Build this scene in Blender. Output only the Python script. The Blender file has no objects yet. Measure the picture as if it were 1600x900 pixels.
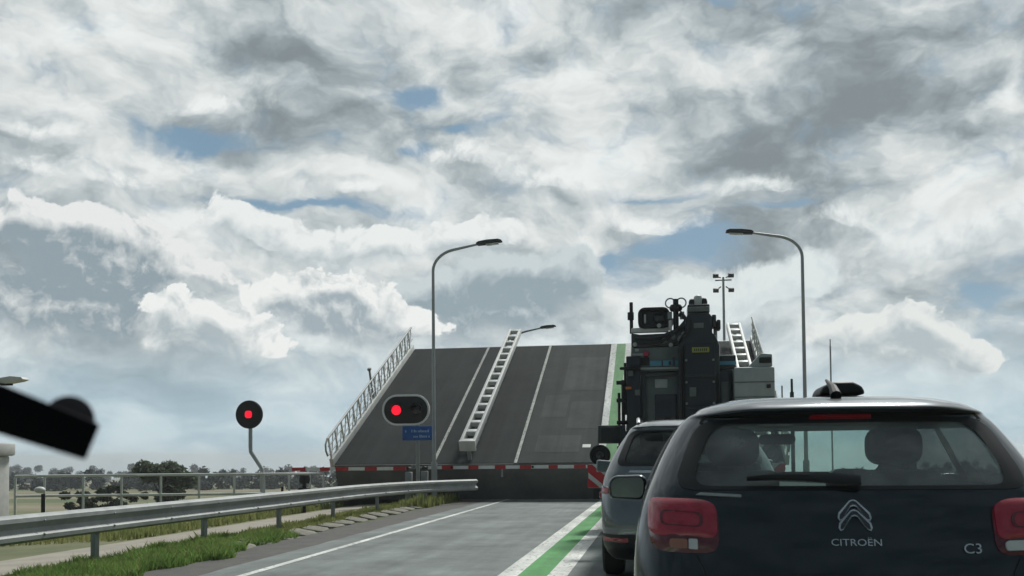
import bpy, bmesh, math, random
import numpy as np
from mathutils import Vector, Matrix
random.seed(7); rng = np.random.default_rng(7)
R = math.radians
SC = bpy.context.scene
COL = SC.collection

# ------------------------------------------------------------------ camera
cam = bpy.data.objects.new('camera', bpy.data.cameras.new('camera'))
COL.objects.link(cam)
cam.data.sensor_width = 36.0
cam.data.lens = 33.75
cam.data.shift_y = 0.1325
cam.data.clip_start = 0.05
cam.data.clip_end = 9000
cam.data.dof.use_dof = True
cam.data.dof.focus_distance = 16.0
cam.data.dof.aperture_fstop = 7.0
cam.matrix_world = (Matrix.Translation((0, 0, 1.25)) @ Matrix.Rotation(R(8.72), 4, 'Z')
                    @ Matrix.Rotation(R(92.0), 4, 'X') @ Matrix.Rotation(R(-0.5), 4, 'Z'))
SC.camera = cam

# ------------------------------------------------------------------ exposure, sun
SC.view_settings.view_transform = 'Standard'
SC.view_settings.look = 'None'
SC.view_settings.exposure = 0.0
SC.view_settings.gamma = 1.0
SC.view_settings.use_curve_mapping = False
SUN_EL, SUN_AZ = 52.0, 20.0          # elevation; azimuth from +Y (road ahead) towards +X
sun = bpy.data.objects.new('sun', bpy.data.lights.new('sun', 'SUN'))
COL.objects.link(sun)
sun.data.energy = 3.0
sun.data.angle = R(10)
sun.data.color = (1.0, 0.985, 0.94)
_d = Vector((math.sin(R(SUN_AZ)) * math.cos(R(SUN_EL)), math.cos(R(SUN_AZ)) * math.cos(R(SUN_EL)), math.sin(R(SUN_EL))))
sun.rotation_euler = (-_d).to_track_quat('-Z', 'Y').to_euler()
sun.location = (0, 0, 60)

# ------------------------------------------------------------------ sky: Nishita blue with cloud fields in azimuth / elevation
world = bpy.data.worlds.new('World'); SC.world = world; world.use_nodes = True
WN = world.node_tree.nodes; WL = world.node_tree.links; WN.clear()
def wn(t, **k):
    n = WN.new(t)
    for a, b in k.items(): setattr(n, a, b)
    return n
def wset(n, i, v):
    if isinstance(v, bpy.types.NodeSocket): WL.new(v, n.inputs[i])
    else: n.inputs[i].default_value = v
def wm(op, a, b=0.0, c=0.0, clamp=False):
    n = wn('ShaderNodeMath', operation=op, use_clamp=clamp)
    wset(n, 0, a); wset(n, 1, b)
    if op in ('MULTIPLY_ADD',): wset(n, 2, c)
    return n.outputs[0]
def wv(op, a, b=(0, 0, 0), s=1.0):
    n = wn('ShaderNodeVectorMath', operation=op)
    wset(n, 0, a)
    if op == 'SCALE': wset(n, 3, s)
    else: wset(n, 1, b)
    return n.outputs[0]
def wramp(x, a, b, lo=0.0, hi=1.0, smooth=True):
    n = wn('ShaderNodeMapRange'); n.interpolation_type = 'SMOOTHSTEP' if smooth else 'LINEAR'
    wset(n, 0, x); wset(n, 1, a); wset(n, 2, b); wset(n, 3, lo); wset(n, 4, hi)
    return n.outputs[0]
def wnoise(v, scale, detail=6.0, rough=0.55, lac=2.0, dist=0.0):
    n = wn('ShaderNodeTexNoise'); n.noise_dimensions = '2D'
    wset(n, 'Vector', v); wset(n, 'Scale', scale); wset(n, 'Detail', detail); wset(n, 'Roughness', rough)
    wset(n, 'Lacunarity', lac); wset(n, 'Distortion', dist)
    return n.outputs['Fac'], n.outputs['Color']
def wmixc(f, a, b):
    n = wn('ShaderNodeMix', data_type='RGBA'); n.clamp_factor = True
    wset(n, 0, f); wset(n, 6, a); wset(n, 7, b)
    return n.outputs[2]
def wgrey(v, tint):
    n = wn('ShaderNodeVectorMath', operation='SCALE'); n.inputs[0].default_value = tint; wset(n, 3, v)
    return n.outputs[0]
def wblobs(vec, blobs):
    acc = 0.0
    for (a, e, ra, re, amt) in blobs:
        m = wn('ShaderNodeMapping', vector_type='TEXTURE')
        wset(m, 'Vector', vec); m.inputs['Location'].default_value = (a, e, 0); m.inputs['Scale'].default_value = (ra, re, 1)
        g = wn('ShaderNodeTexGradient', gradient_type='QUADRATIC_SPHERE'); WL.new(m.outputs[0], g.inputs[0])
        acc = wm('MULTIPLY_ADD', g.outputs['Fac'], amt, acc)
    return acc
SKY_BASE = 0.555
SKY_TINT = (0.1, 0.1, 0.1)
SKY_GAP = (0.175, 0.30, 0.405, 1)
SKY_LIGHT = [(-0.381, 0.389, 0.147, 0.034, -0.44), (-0.613, 0.346, 0.11, 0.032, -0.32), (-0.028, 0.348, 0.147, 0.04, -0.4), (0.094, 0.295, 0.139, 0.04, -0.36), (0.248, 0.384, 0.158, 0.056, -0.34), (0.302, 0.29, 0.096, 0.042, -0.4), (-0.115, 0.407, 0.131, 0.034, -0.32), (0.194, 0.341, 0.131, 0.038, -0.25), (-0.475, 0.394, 0.113, 0.025, -0.16), (-0.083, 0.267, 0.09, 0.013, -0.24), (-0.535, 0.4, 0.146, 0.032, 0.3), (-0.028, 0.407, 0.099, 0.034, 0.3), (0.102, 0.389, 0.103, 0.038, 0.35), (-0.31, 0.361, 0.261, 0.026, 0.3), (0.287, 0.359, 0.05, 0.02, 0.3), (0.34, 0.331, 0.032, 0.048, 0.5), (-0.591, 0.321, 0.112, 0.025, 0.3), (-0.13, 0.297, 0.151, 0.042, 0.3), (-0.381, 0.282, 0.257, 0.023, 0.3), (-0.574, 0.278, 0.122, 0.026, 0.25), (0.049, 0.274, 0.142, 0.018, 0.2), (-0.217, 0.272, 0.151, 0.028, 0.2), (0.232, 0.178, 0.165, 0.054, 0.2), (0.047, 0.138, 0.114, 0.068, 0.25), (-0.216, 0.416, 0.122, 0.034, 0.05), (-0.603, 0.393, 0.103, 0.031, -0.12), (0.322, 0.245, 0.048, 0.025, -0.24), (-0.014, 0.435, 0.079, 0.021, -0.08), (-0.216, 0.439, 0.303, 0.042, -0.12), (0.147, 0.42, 0.264, 0.049, -0.15), (-0.564, 0.41, 0.134, 0.032, -0.12), (0.264, 0.332, 0.163, 0.05, -0.18)]
SKY_BLUE = [(-0.469, 0.31, 0.141, 0.023, 1.3), (-0.247, 0.368, 0.081, 0.028, 1.3), (-0.191, 0.326, 0.04, 0.013, 1.1), (-0.249, 0.302, 0.04, 0.015, 1.1), (-0.362, 0.251, 0.157, 0.015, 1.3), (0.022, 0.213, 0.134, 0.043, 0.95), (0.112, 0.247, 0.074, 0.011, 0.8), (0.003, 0.266, 0.068, 0.011, 0.7), (0.065, 0.435, 0.039, 0.012, 1.0), (0.325, 0.135, 0.085, 0.079, 0.9), (-0.044, 0.209, 0.04, 0.048, 0.6), (0.142, 0.184, 0.073, 0.028, 0.5)]
SKY_HEAPS = [
    ([(-0.103, 0.28, 0.189, 0.042, 0.9), (-0.01, 0.24, 0.146, 0.042, 0.8), (-0.204, 0.309, 0.172, 0.037, 0.7), (-0.31, 0.276, 0.15, 0.032, 0.7)], 0.26, 0.42, (0.84, 0.87, 0.86, 1), (0.5, 0.555, 0.575, 1), 0.65, 0.95),
    ([(0.266, 0.196, 0.16, 0.062, 0.9), (0.18, 0.234, 0.114, 0.045, 0.7), (0.329, 0.21, 0.07, 0.06, 0.8), (0.1, 0.271, 0.139, 0.036, 0.7)], 0.26, 0.4, (0.8, 0.84, 0.835, 1), (0.5, 0.56, 0.585, 1), 0.65, 0.95),
    ([(-0.557, 0.269, 0.198, 0.039, 0.9), (-0.613, 0.305, 0.127, 0.037, 0.7), (-0.457, 0.345, 0.172, 0.034, 0.7)], 0.26, 0.42, (0.84, 0.87, 0.86, 1), (0.52, 0.575, 0.59, 1), 0.65, 0.95),
    ([(0.015, 0.139, 0.144, 0.097, 0.8), (0.142, 0.172, 0.108, 0.075, 0.8), (0.073, 0.15, 0.14, 0.076, 0.6)], 0.3, 0.16, (0.72, 0.78, 0.78, 1), (0.58, 0.655, 0.685, 1), 0.9, 0.5),
    ([(0.23, 0.101, 0.141, 0.078, 1), (0.171, 0.114, 0.08, 0.056, 0.6), (0.253, 0.128, 0.058, 0.041, 0.7), (0.291, 0.089, 0.08, 0.054, 0.7)], 0.34, 0.09, (0.78, 0.81, 0.79, 1), (0.45, 0.52, 0.55, 1), 0.5, 0.9),
    ([(-0.271, 0.217, 0.17, 0.043, 0.9), (-0.191, 0.227, 0.101, 0.038, 0.9), (-0.349, 0.209, 0.128, 0.038, 0.9), (-0.438, 0.233, 0.153, 0.055, 0.9)], 0.28, 0.12, (0.82, 0.85, 0.84, 1), (0.5, 0.565, 0.59, 1), 0.55, 0.9),
    ([(-0.138, 0.165, 0.15, 0.102, 1.2), (-0.225, 0.156, 0.14, 0.088, 0.9), (-0.091, 0.187, 0.07, 0.058, 0.6)], 0.3, 0.16, (0.58, 0.65, 0.67, 1), (0.3, 0.375, 0.415, 1), 0.4, 0.5),
    ([(-0.324, 0.168, 0.099, 0.058, 1), (-0.388, 0.163, 0.096, 0.052, 0.8), (-0.278, 0.136, 0.13, 0.059, 0.8), (-0.35, 0.135, 0.167, 0.058, 0.8)], 0.34, 0.08, (0.86, 0.88, 0.86, 1), (0.36, 0.43, 0.47, 1), 0.55, 1.0),
    ([(-0.584, 0.151, 0.202, 0.133, 1.3), (-0.623, 0.219, 0.091, 0.06, 0.7), (-0.551, 0.213, 0.115, 0.062, 0.8), (-0.456, 0.189, 0.103, 0.056, 0.6)], 0.34, 0.08, (0.8, 0.82, 0.81, 1), (0.285, 0.355, 0.395, 1), 0.34, 0.8),
    ([(-0.501, 0.152, 0.063, 0.051, 0.9), (-0.45, 0.136, 0.093, 0.052, 1), (-0.413, 0.114, 0.124, 0.048, 0.8), (-0.51, 0.112, 0.063, 0.046, 0.6)], 0.34, 0.07, (0.86, 0.88, 0.86, 1), (0.42, 0.49, 0.52, 1), 0.7, 1.0),
]
tc = wn('ShaderNodeTexCoord')
sx = wn('ShaderNodeSeparateXYZ'); WL.new(tc.outputs['Generated'], sx.inputs[0])
az = wm('ARCTAN2', sx.outputs[0], sx.outputs[1]); el = wm('ARCSINE', sx.outputs[2])
cv = wn('ShaderNodeCombineXYZ'); WL.new(az, cv.inputs[0]); WL.new(el, cv.inputs[1])
V0 = cv.outputs[0]
def wpuff(v, scale, detail=3.0):                                   # rounded billows with creases between them
    n = wn('ShaderNodeTexVoronoi'); n.voronoi_dimensions = '2D'; n.feature = 'SMOOTH_F1'; n.normalize = True
    wset(n, 'Vector', v); wset(n, 'Scale', scale); wset(n, 'Detail', detail); wset(n, 'Roughness', 0.55); wset(n, 'Lacunarity', 2.3); wset(n, 'Smoothness', 0.35)
    return wm('SUBTRACT', 1.0, n.outputs['Distance'])
def wwarp(v, scale, detail, amp, sy=1.0):
    _, c = wnoise(v, scale, detail, 0.55)
    return wv('MULTIPLY', wv('SUBTRACT', c, (0.5, 0.5, 0.5)), (amp, amp * sy, 0.0))
stretch = wv('MULTIPLY', V0, (1.0, 1.7, 1.0))
W1 = wwarp(stretch, 6.0, 5.0, 0.11)
V1 = wv('ADD', V0, wv('MULTIPLY', W1, (1.0, 0.6, 0.0)))
S1 = wv('ADD', stretch, W1)
# upper broken cloud deck: broad soft patches, billows on them, finer wisps
n1, _ = wnoise(S1, 4.5, 7.0, 0.5)
n2, _ = wnoise(S1, 17.0, 6.0, 0.55)
pf = wpuff(S1, 13.0, 3.0); pfu = wpuff(wv('ADD', S1, (0.010, 0.030, 0.0)), 13.0, 3.0)
relief = wm('SUBTRACT', pf, pfu)
lum = wm('MULTIPLY_ADD', wm('SUBTRACT', n1, 0.5), 1.5, SKY_BASE)
lum = wm('MULTIPLY_ADD', wm('SUBTRACT', n2, 0.5), 0.35, lum)
lum = wm('MULTIPLY_ADD', relief, 0.55, lum)
lum = wm('MULTIPLY_ADD', wm('SUBTRACT', pf, 0.75), 0.25, lum)
lum = wm('ADD', lum, wblobs(V1, SKY_LIGHT))
lum = wramp(lum, 0.0, 1.0, 0.27, 0.87, True)
deck = wv('MULTIPLY', wgrey(lum, (1.0, 1.0, 1.0)), wmixc(wramp(lum, 0.3, 0.8), (0.83, 0.98, 1.05, 1), (0.955, 1.0, 0.99, 1)))
nis = wn('ShaderNodeTexSky', sky_type='NISHITA'); nis.sun_disc = False
nis.sun_elevation = R(SUN_EL); nis.sun_rotation = R(SUN_AZ); nis.air_density = 1.0; nis.dust_density = 1.2
blue = wmixc(0.8, wv('MULTIPLY', nis.outputs[0], SKY_TINT), SKY_GAP)
gap = wm('ADD', wblobs(V1, SKY_BLUE), wm('MULTIPLY', wm('SUBTRACT', n2, 0.5), 1.1))
gap = wm('MULTIPLY_ADD', wm('SUBTRACT', pf, 0.75), -1.1, gap)
gap = wramp(gap, 0.06, 0.85)
skyc = wmixc(wm('MULTIPLY', gap, 0.95), deck, blue)
# pale band near the horizon
hz = wramp(el, -0.01, 0.17, 1.0, 0.0)
nh, _ = wnoise(wv('ADD', wv('MULTIPLY', V0, (1.0, 2.6, 1.0)), W1), 9.0, 7.0, 0.55)
hzc = wmixc(wramp(nh, 0.35, 0.65), (0.41, 0.565, 0.655, 1), (0.60, 0.745, 0.80, 1))
skyc = wmixc(wm('MULTIPLY', hz, 0.94), skyc, hzc)
# cumulus heaps: scalloped bright upper rims, grey-blue bodies, billows lit from above
V2 = wv('ADD', V0, wwarp(V0, 12.0, 3.5, 0.045, 0.8))
pb = wpuff(V2, 24.0, 4.0); pbu = wpuff(wv('ADD', V2, (0.004, 0.012, 0.0)), 24.0, 4.0)
brel = wm('SUBTRACT', pb, pbu)
V2U = wv('ADD', V2, (0.005, 0.016, 0.0))
for (blobs, thr, soft, c_rim, c_body, deep, amp) in SKY_HEAPS:
    puff = wm('MULTIPLY_ADD', wm('SUBTRACT', pb, 0.72), amp, -thr)
    F = wm('ADD', wblobs(V2, blobs), puff)
    FU = wm('ADD', wblobs(V2U, blobs), puff)
    under = wramp(wm('SUBTRACT', FU, F), -0.01, 0.10)            # 1 on the flanks that face down, where a heap melts into the haze
    mask = wramp(F, 0.0, wm('MULTIPLY_ADD', under, 0.45, soft))
    shade = wm('ADD', wramp(FU, 0.0, deep), wm('MULTIPLY', brel, -2.6))
    shade = wm('MULTIPLY_ADD', wm('SUBTRACT', n2, 0.5), 0.5, shade)
    col = wmixc(wm('MAXIMUM', wm('MINIMUM', shade, 1.0), 0.0), c_rim, c_body)
    skyc = wmixc(mask, skyc, col)
# with the sun ahead of the camera the sky behind it is darker and bluer
behind = wramp(sx.outputs[1], -0.45, 0.40, 0.0, 1.0)
skyc = wmixc(behind, wv('MULTIPLY', skyc, (0.20, 0.25, 0.285)), skyc)
below = wramp(el, -0.06, -0.01, 1.0, 0.0)
skyc = wmixc(below, skyc, (0.30, 0.33, 0.33, 1))
bg = wn('ShaderNodeBackground'); bg.inputs[1].default_value = 0.1
WL.new(wv('SCALE', skyc, s=10.0), bg.inputs[0])       # the sky above is written in display units; 10 x 0.1 = 1
wo = wn('ShaderNodeOutputWorld'); WL.new(bg.outputs[0], wo.inputs[0])
world.cycles.sampling_method = 'MANUAL'; world.cycles.sample_map_resolution = 512

# ------------------------------------------------------------------ helpers
ORG = {}
def org(o):
    return ORG.get(o.name, Vector((0, 0, 0))) if o else Vector((0, 0, 0))
class MB:
    def __init__(s): s.v = []; s.f = []; s.items = []
    def add(s, vs, fs):
        vs = list(vs); fs = list(fs); s.items.append((vs, fs)); k = len(s.v); s.v += [tuple(map(float, p)) for p in vs]; s.f += [tuple(i + k for i in f) for f in fs]; return s
    def box(s, c, d, rot=None):
        c = Vector(c); h = [x / 2 for x in d]; M = rot if rot is not None else Matrix.Identity(3)
        vs = [c + M @ Vector((i * h[0], j * h[1], k * h[2])) for i in (-1, 1) for j in (-1, 1) for k in (-1, 1)]
        return s.add(vs, [(0, 1, 3, 2), (4, 6, 7, 5), (0, 4, 5, 1), (2, 3, 7, 6), (0, 2, 6, 4), (1, 5, 7, 3)])
    def span(s, x0, x1, y0, y1, z0, z1):
        return s.box(((x0 + x1) / 2, (y0 + y1) / 2, (z0 + z1) / 2), (abs(x1 - x0), abs(y1 - y0), abs(z1 - z0)))
    def tube(s, pts, r, n=10, closed=False):
        pts = [Vector(p) for p in pts]; rs = r if isinstance(r, (list, tuple)) else [r] * len(pts)
        N = len(pts); rings = []; up = None
        for i, p in enumerate(pts):
            a = pts[(i - 1) % N] if (i > 0 or closed) else p
            b = pts[(i + 1) % N] if (i < N - 1 or closed) else p
            t = (b - a).normalized()
            if up is None or abs(up.dot(t)) > 0.99:
                up = Vector((0, 0, 1)) if abs(t.z) < 0.9 else Vector((0, 1, 0))
            u = (up - t * up.dot(t)).normalized(); w = t.cross(u); up = u
            rings.append([p + (u * math.cos(2 * math.pi * k / n) + w * math.sin(2 * math.pi * k / n)) * rs[i] for k in range(n)])
        vs = [q for rg in rings for q in rg]; fs = []
        for i in range(N if closed else N - 1):
            j = (i + 1) % N
            for k in range(n): fs.append((i * n + k, i * n + (k + 1) % n, j * n + (k + 1) % n, j * n + k))
        if not closed: fs += [tuple(range(n))[::-1], tuple((N - 1) * n + k for k in range(n))]
        return s.add(vs, fs)
    def prism(s, poly, d, o=(0, 0, 0), u=(1, 0, 0), v=(0, 0, 1)):
        # closed 2-D polygon in the plane (u, v) at o, thickened by vector d
        o, u, v, d = Vector(o), Vector(u), Vector(v), Vector(d); n = len(poly)
        a = [o + u * p[0] + v * p[1] for p in poly]; b = [p + d for p in a]
        fs = [tuple(range(n)), tuple(range(2 * n - 1, n - 1, -1))] + [(i, n + i, n + (i + 1) % n, (i + 1) % n) for i in range(n)]
        return s.add(a + b, fs)
    def ring(s, outer, inner, d, o=(0, 0, 0), u=(1, 0, 0), v=(0, 0, 1)):
        o, u, v, d = Vector(o), Vector(u), Vector(v), Vector(d); n = len(outer)
        P = [[o + u * p[0] + v * p[1] + e for p in q] for q in (outer, inner) for e in (Vector(), d)]
        vs = sum(P, []); fs = []
        for i in range(n):
            j = (i + 1) % n
            fs += [(i, j, 2 * n + j, 2 * n + i), (n + i, 3 * n + i, 3 * n + j, n + j), (i, n + i, n + j, j), (2 * n + i, 2 * n + j, 3 * n + j, 3 * n + i)]
        return s.add(vs, fs)
    def ball(s, c, r, nu=16, nv=10, sc=(1, 1, 1)):
        vs = []; fs = []
        for i in range(nv + 1):
            th = math.pi * i / nv
            for k in range(nu):
                ph = 2 * math.pi * k / nu
                vs.append((c[0] + r * sc[0] * math.sin(th) * math.cos(ph), c[1] + r * sc[1] * math.sin(th) * math.sin(ph), c[2] + r * sc[2] * math.cos(th)))
        for i in range(nv):
            for k in range(nu): fs.append((i * nu + k, (i + 1) * nu + k, (i + 1) * nu + (k + 1) % nu, i * nu + (k + 1) % nu))
        return s.add(vs, fs)
    def lathe(s, prof, o, axis='Y', n=24):
        vs = []; fs = []; m = len(prof)
        for k in range(n):
            a = 2 * math.pi * k / n; c, q = math.cos(a), math.sin(a)
            for (r, h) in prof:
                p = {'Y': (r * c, h, r * q), 'X': (h, r * c, r * q), 'Z': (r * c, r * q, h)}[axis]
                vs.append((o[0] + p[0], o[1] + p[1], o[2] + p[2]))
        for k in range(n):
            for i in range(m - 1): fs.append((k * m + i, k * m + i + 1, ((k + 1) % n) * m + i + 1, ((k + 1) % n) * m + i))
        return s.add(vs, fs)
    def build(s, name, m, parent=None, smooth=True, bevel=0.0, angle=35, label=None, kind=None, seg=2):
        o0 = org(parent)
        me = bpy.data.meshes.new(name)
        me.from_pydata([(p[0] - o0.x, p[1] - o0.y, p[2] - o0.z) for p in s.v], [], s.f)
        bm = bmesh.new(); bm.from_mesh(me); bmesh.ops.recalc_face_normals(bm, faces=bm.faces)
        if bevel > 0:
            es = [e for e in bm.edges if len(e.link_faces) == 2 and e.calc_face_angle(0) > R(30)]
            bmesh.ops.bevel(bm, geom=es, offset=bevel, segments=seg, affect='EDGES', profile=0.5, clamp_overlap=True)
        bm.to_mesh(me); bm.free()
        if smooth:
            me.shade_smooth(); me.set_sharp_from_angle(angle=R(angle))
        me.materials.append(m)
        o = bpy.data.objects.new(name, me); COL.objects.link(o)
        ORG[o.name] = o0.copy()
        if parent: o.parent = parent
        if label: o['label'] = label
        if kind: o['kind'] = kind
        return o
def build_each(mb, name, m, parent, **k):
    """every piece added to mb becomes a part of its own"""
    return [MB().add(vs, fs).build(name, m, parent, **k) for vs, fs in mb.items]
def thing(name, label, cat, loc=(0, 0, 0), group=None):
    o = bpy.data.objects.new(name, None); COL.objects.link(o); o.location = loc
    o.empty_display_size = 0.2
    o['label'] = label; o['category'] = cat
    if group: o['group'] = group
    ORG[o.name] = Vector(loc); return o
def tag(o, label, cat, group=None):
    o['label'] = label; o['category'] = cat
    if group: o['group'] = group
    return o
def dup(root, loc, rz=0.0, label=None, scale=None):
    r = root.copy(); COL.objects.link(r); r.location = loc; r.rotation_euler = (0, 0, rz)
    if label: r['label'] = label
    if scale: r.scale = scale
    for ch in list(root.children):
        c = ch.copy(); COL.objects.link(c); c.parent = r
        for g in list(ch.children):
            d = g.copy(); COL.objects.link(d); d.parent = c
    return r
def stadium(w, h, r, n=8):
    out = []
    for cx, cz, a0 in ((w / 2 - r, h / 2 - r, 0), (-w / 2 + r, h / 2 - r, 90), (-w / 2 + r, -h / 2 + r, 180), (w / 2 - r, -h / 2 + r, 270)):
        for k in range(n + 1):
            a = R(a0 + 90 * k / n); out.append((cx + r * math.cos(a), cz + r * math.sin(a)))
    return out
def text_mb(mb, s, size, o, u, v, depth, extrude=True, sx=1.0):
    """letters from the built-in font as a solid standing proud of the plane (u, v) at o (centre of the line)"""
    c = bpy.data.curves.new('t', 'FONT'); c.body = s; c.size = size; c.align_x = 'CENTER'; c.align_y = 'CENTER'; c.extrude = depth / 2
    c.resolution_u = 3
    ob = bpy.data.objects.new('t', c); COL.objects.link(ob)
    dg = bpy.context.evaluated_depsgraph_get(); me = bpy.data.meshes.new_from_object(ob.evaluated_get(dg))
    u, v = Vector(u), Vector(v); n = u.cross(v)
    vs = [Vector(o) + u * (p.co.x * sx) + v * p.co.y + n * p.co.z for p in me.vertices]
    mb.add(vs, [tuple(p.vertices) for p in me.polygons])
    bpy.data.objects.remove(ob); bpy.data.meshes.remove(me); bpy.data.curves.remove(c)
    return mb

# ------------------------------------------------------------------ materials
def mat(name, col, rough=0.5, metal=0.0, var=0.12, scale=6.0, coat=0.0, bump=0.0, bscale=40.0, spec=0.5, emit=None, estr=0.0, col2=None, cior=1.5):
    m = bpy.data.materials.new(name); m.use_nodes = True
    nt = m.node_tree; b = nt.nodes['Principled BSDF']
    b.inputs['Roughness'].default_value = rough; b.inputs['Metallic'].default_value = metal
    b.inputs['Coat Weight'].default_value = coat; b.inputs['Coat Roughness'].default_value = 0.05; b.inputs['Coat IOR'].default_value = cior
    b.inputs['Specular IOR Level'].default_value = spec
    tcn = nt.nodes.new('ShaderNodeTexCoord')
    no = nt.nodes.new('ShaderNodeTexNoise'); no.inputs['Scale'].default_value = scale; no.inputs['Detail'].default_value = 8; no.inputs['Roughness'].default_value = 0.65
    nt.links.new(tcn.outputs['Object'], no.inputs['Vector'])
    rp = nt.nodes.new('ShaderNodeValToRGB'); rp.color_ramp.elements[0].position = 0.32; rp.color_ramp.elements[1].position = 0.68
    a = col2 if col2 else tuple(c * (1 - var) for c in col); z = col if col2 else tuple(min(1, c * (1 + var)) for c in col)
    rp.color_ramp.elements[0].color = (*a, 1); rp.color_ramp.elements[1].color = (*z, 1)
    nt.links.new(no.outputs['Fac'], rp.inputs[0]); nt.links.new(rp.outputs[0], b.inputs['Base Color'])
    mr = nt.nodes.new('ShaderNodeMapRange'); mr.inputs[3].default_value = max(0.02, rough - 0.1); mr.inputs[4].default_value = min(1, rough + 0.1)
    nt.links.new(no.outputs['Fac'], mr.inputs[0]); nt.links.new(mr.outputs[0], b.inputs['Roughness'])
    if bump > 0:
        n2 = nt.nodes.new('ShaderNodeTexNoise'); n2.inputs['Scale'].default_value = bscale; n2.inputs['Detail'].default_value = 6
        nt.links.new(tcn.outputs['Object'], n2.inputs['Vector'])
        bp = nt.nodes.new('ShaderNodeBump'); bp.inputs['Strength'].default_value = bump; bp.inputs['Distance'].default_value = 0.02
        nt.links.new(n2.outputs['Fac'], bp.inputs['Height']); nt.links.new(bp.outputs[0], b.inputs['Normal'])
    if emit:
        b.inputs['Emission Color'].default_value = (*emit, 1); b.inputs['Emission Strength'].default_value = estr
    return m
def glass(name, tint, rough=0.02, base=0.04):
    m = bpy.data.materials.new(name); m.use_nodes = True; nt = m.node_tree; nt.nodes.clear()
    o = nt.nodes.new('ShaderNodeOutputMaterial'); mx = nt.nodes.new('ShaderNodeMixShader')
    t = nt.nodes.new('ShaderNodeBsdfTransparent'); g = nt.nodes.new('ShaderNodeBsdfGlossy'); lw = nt.nodes.new('ShaderNodeLayerWeight'); p5 = nt.nodes.new('ShaderNodeMath'); p5.operation = 'POWER'; p5.inputs[1].default_value = 5.0; fr = nt.nodes.new('ShaderNodeMath'); fr.operation = 'MULTIPLY_ADD'; fr.inputs[1].default_value = 0.92; fr.inputs[2].default_value = 0.06
    t.inputs[0].default_value = (*tint, 1); g.inputs['Roughness'].default_value = rough; nt.links.new(lw.outputs['Facing'], p5.inputs[0]); nt.links.new(p5.outputs[0], fr.inputs[0])
    tcn = nt.nodes.new('ShaderNodeTexCoord'); no = nt.nodes.new('ShaderNodeTexNoise'); no.inputs['Scale'].default_value = 5; no.inputs['Detail'].default_value = 6
    nt.links.new(tcn.outputs['Object'], no.inputs['Vector'])
    d = nt.nodes.new('ShaderNodeBsdfDiffuse'); d.inputs[0].default_value = (0.5, 0.52, 0.5, 1)          # thin film of road dust; on rear glass its grey also paints a hazy reflection
    md = nt.nodes.new('ShaderNodeMixShader'); mr = nt.nodes.new('ShaderNodeMapRange'); mr.inputs[1].default_value = 0.3; mr.inputs[2].default_value = 0.75; mr.inputs[3].default_value = base * 0.35; mr.inputs[4].default_value = base
    nt.links.new(no.outputs['Fac'], mr.inputs[0]); nt.links.new(mr.outputs[0], md.inputs[0]); nt.links.new(t.outputs[0], md.inputs[1]); nt.links.new(d.outputs[0], md.inputs[2])
    nt.links.new(fr.outputs[0], mx.inputs[0]); nt.links.new(md.outputs[0], mx.inputs[1]); nt.links.new(g.outputs[0], mx.inputs[2]); nt.links.new(mx.outputs[0], o.inputs[0])
    return m
M = {}
def worn(name, c1, c2, under=None, stretch=(1.3, .06, 1), rough=.8, spec=.3, chips=.0, grain=140, patch=.35):
    """surface with long wheel-wear streaks, blotches, fine aggregate and (for paint) chips that show what lies under it"""
    m = mat(name, c1, rough, scale=1.1, col2=c2, bump=0.35, bscale=grain, spec=spec); nt = m.node_tree; b = nt.nodes['Principled BSDF']
    geo = nt.nodes.new('ShaderNodeNewGeometry'); src = b.inputs['Base Color'].links[0].from_socket
    def noise(sc, st, det=6, rg=.6):
        mp = nt.nodes.new('ShaderNodeMapping'); mp.inputs['Scale'].default_value = st; nt.links.new(geo.outputs['Position'], mp.inputs[0])
        n = nt.nodes.new('ShaderNodeTexNoise'); n.inputs['Scale'].default_value = sc; n.inputs['Detail'].default_value = det; n.inputs['Roughness'].default_value = rg; nt.links.new(mp.outputs[0], n.inputs['Vector']); return n.outputs['Fac']
    for f, lo, hi, k in ((noise(2.2, stretch), .78, 1.22, .9), (noise(.55, (1, 1, 1), 8, .7), 1 - patch, 1 + patch, .7), (noise(grain, (1, 1, 1), 2), .72, 1.28, .8)):
        mr = nt.nodes.new('ShaderNodeMapRange'); mr.inputs[1].default_value = .3; mr.inputs[2].default_value = .7; mr.inputs[3].default_value = lo; mr.inputs[4].default_value = hi; nt.links.new(f, mr.inputs[0])
        mx = nt.nodes.new('ShaderNodeMix'); mx.data_type = 'RGBA'; mx.blend_type = 'MULTIPLY'; mx.inputs[0].default_value = k
        nt.links.new(src, mx.inputs[6]); nt.links.new(mr.outputs[0], mx.inputs[7]); src = mx.outputs[2]
    if under:
        mr = nt.nodes.new('ShaderNodeMapRange'); mr.inputs[1].default_value = .60 - chips; mr.inputs[2].default_value = .68 - chips; nt.links.new(noise(16, (1, .45, 1), 8, .75), mr.inputs[0])
        mx = nt.nodes.new('ShaderNodeMix'); mx.data_type = 'RGBA'; nt.links.new(mr.outputs[0], mx.inputs[0]); nt.links.new(src, mx.inputs[6]); mx.inputs[7].default_value = (*under, 1); src = mx.outputs[2]
    nt.links.new(src, b.inputs['Base Color']); return m
ASPH = (0.205, 0.230, 0.222)
M['asphalt'] = worn('asphalt', ASPH, (0.150, 0.170, 0.163))
M['shoulder'] = mat('shoulder_grit', (0.125, 0.12, 0.11), 0.9, scale=3, bump=0.6, bscale=60, col2=(0.08, 0.078, 0.074))
M['paint_w'] = worn('road_paint_white', (0.74, 0.75, 0.71), (0.55, 0.57, 0.54), under=(0.24, 0.25, 0.24), chips=.06, stretch=(2, .3, 1), patch=.15)
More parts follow.
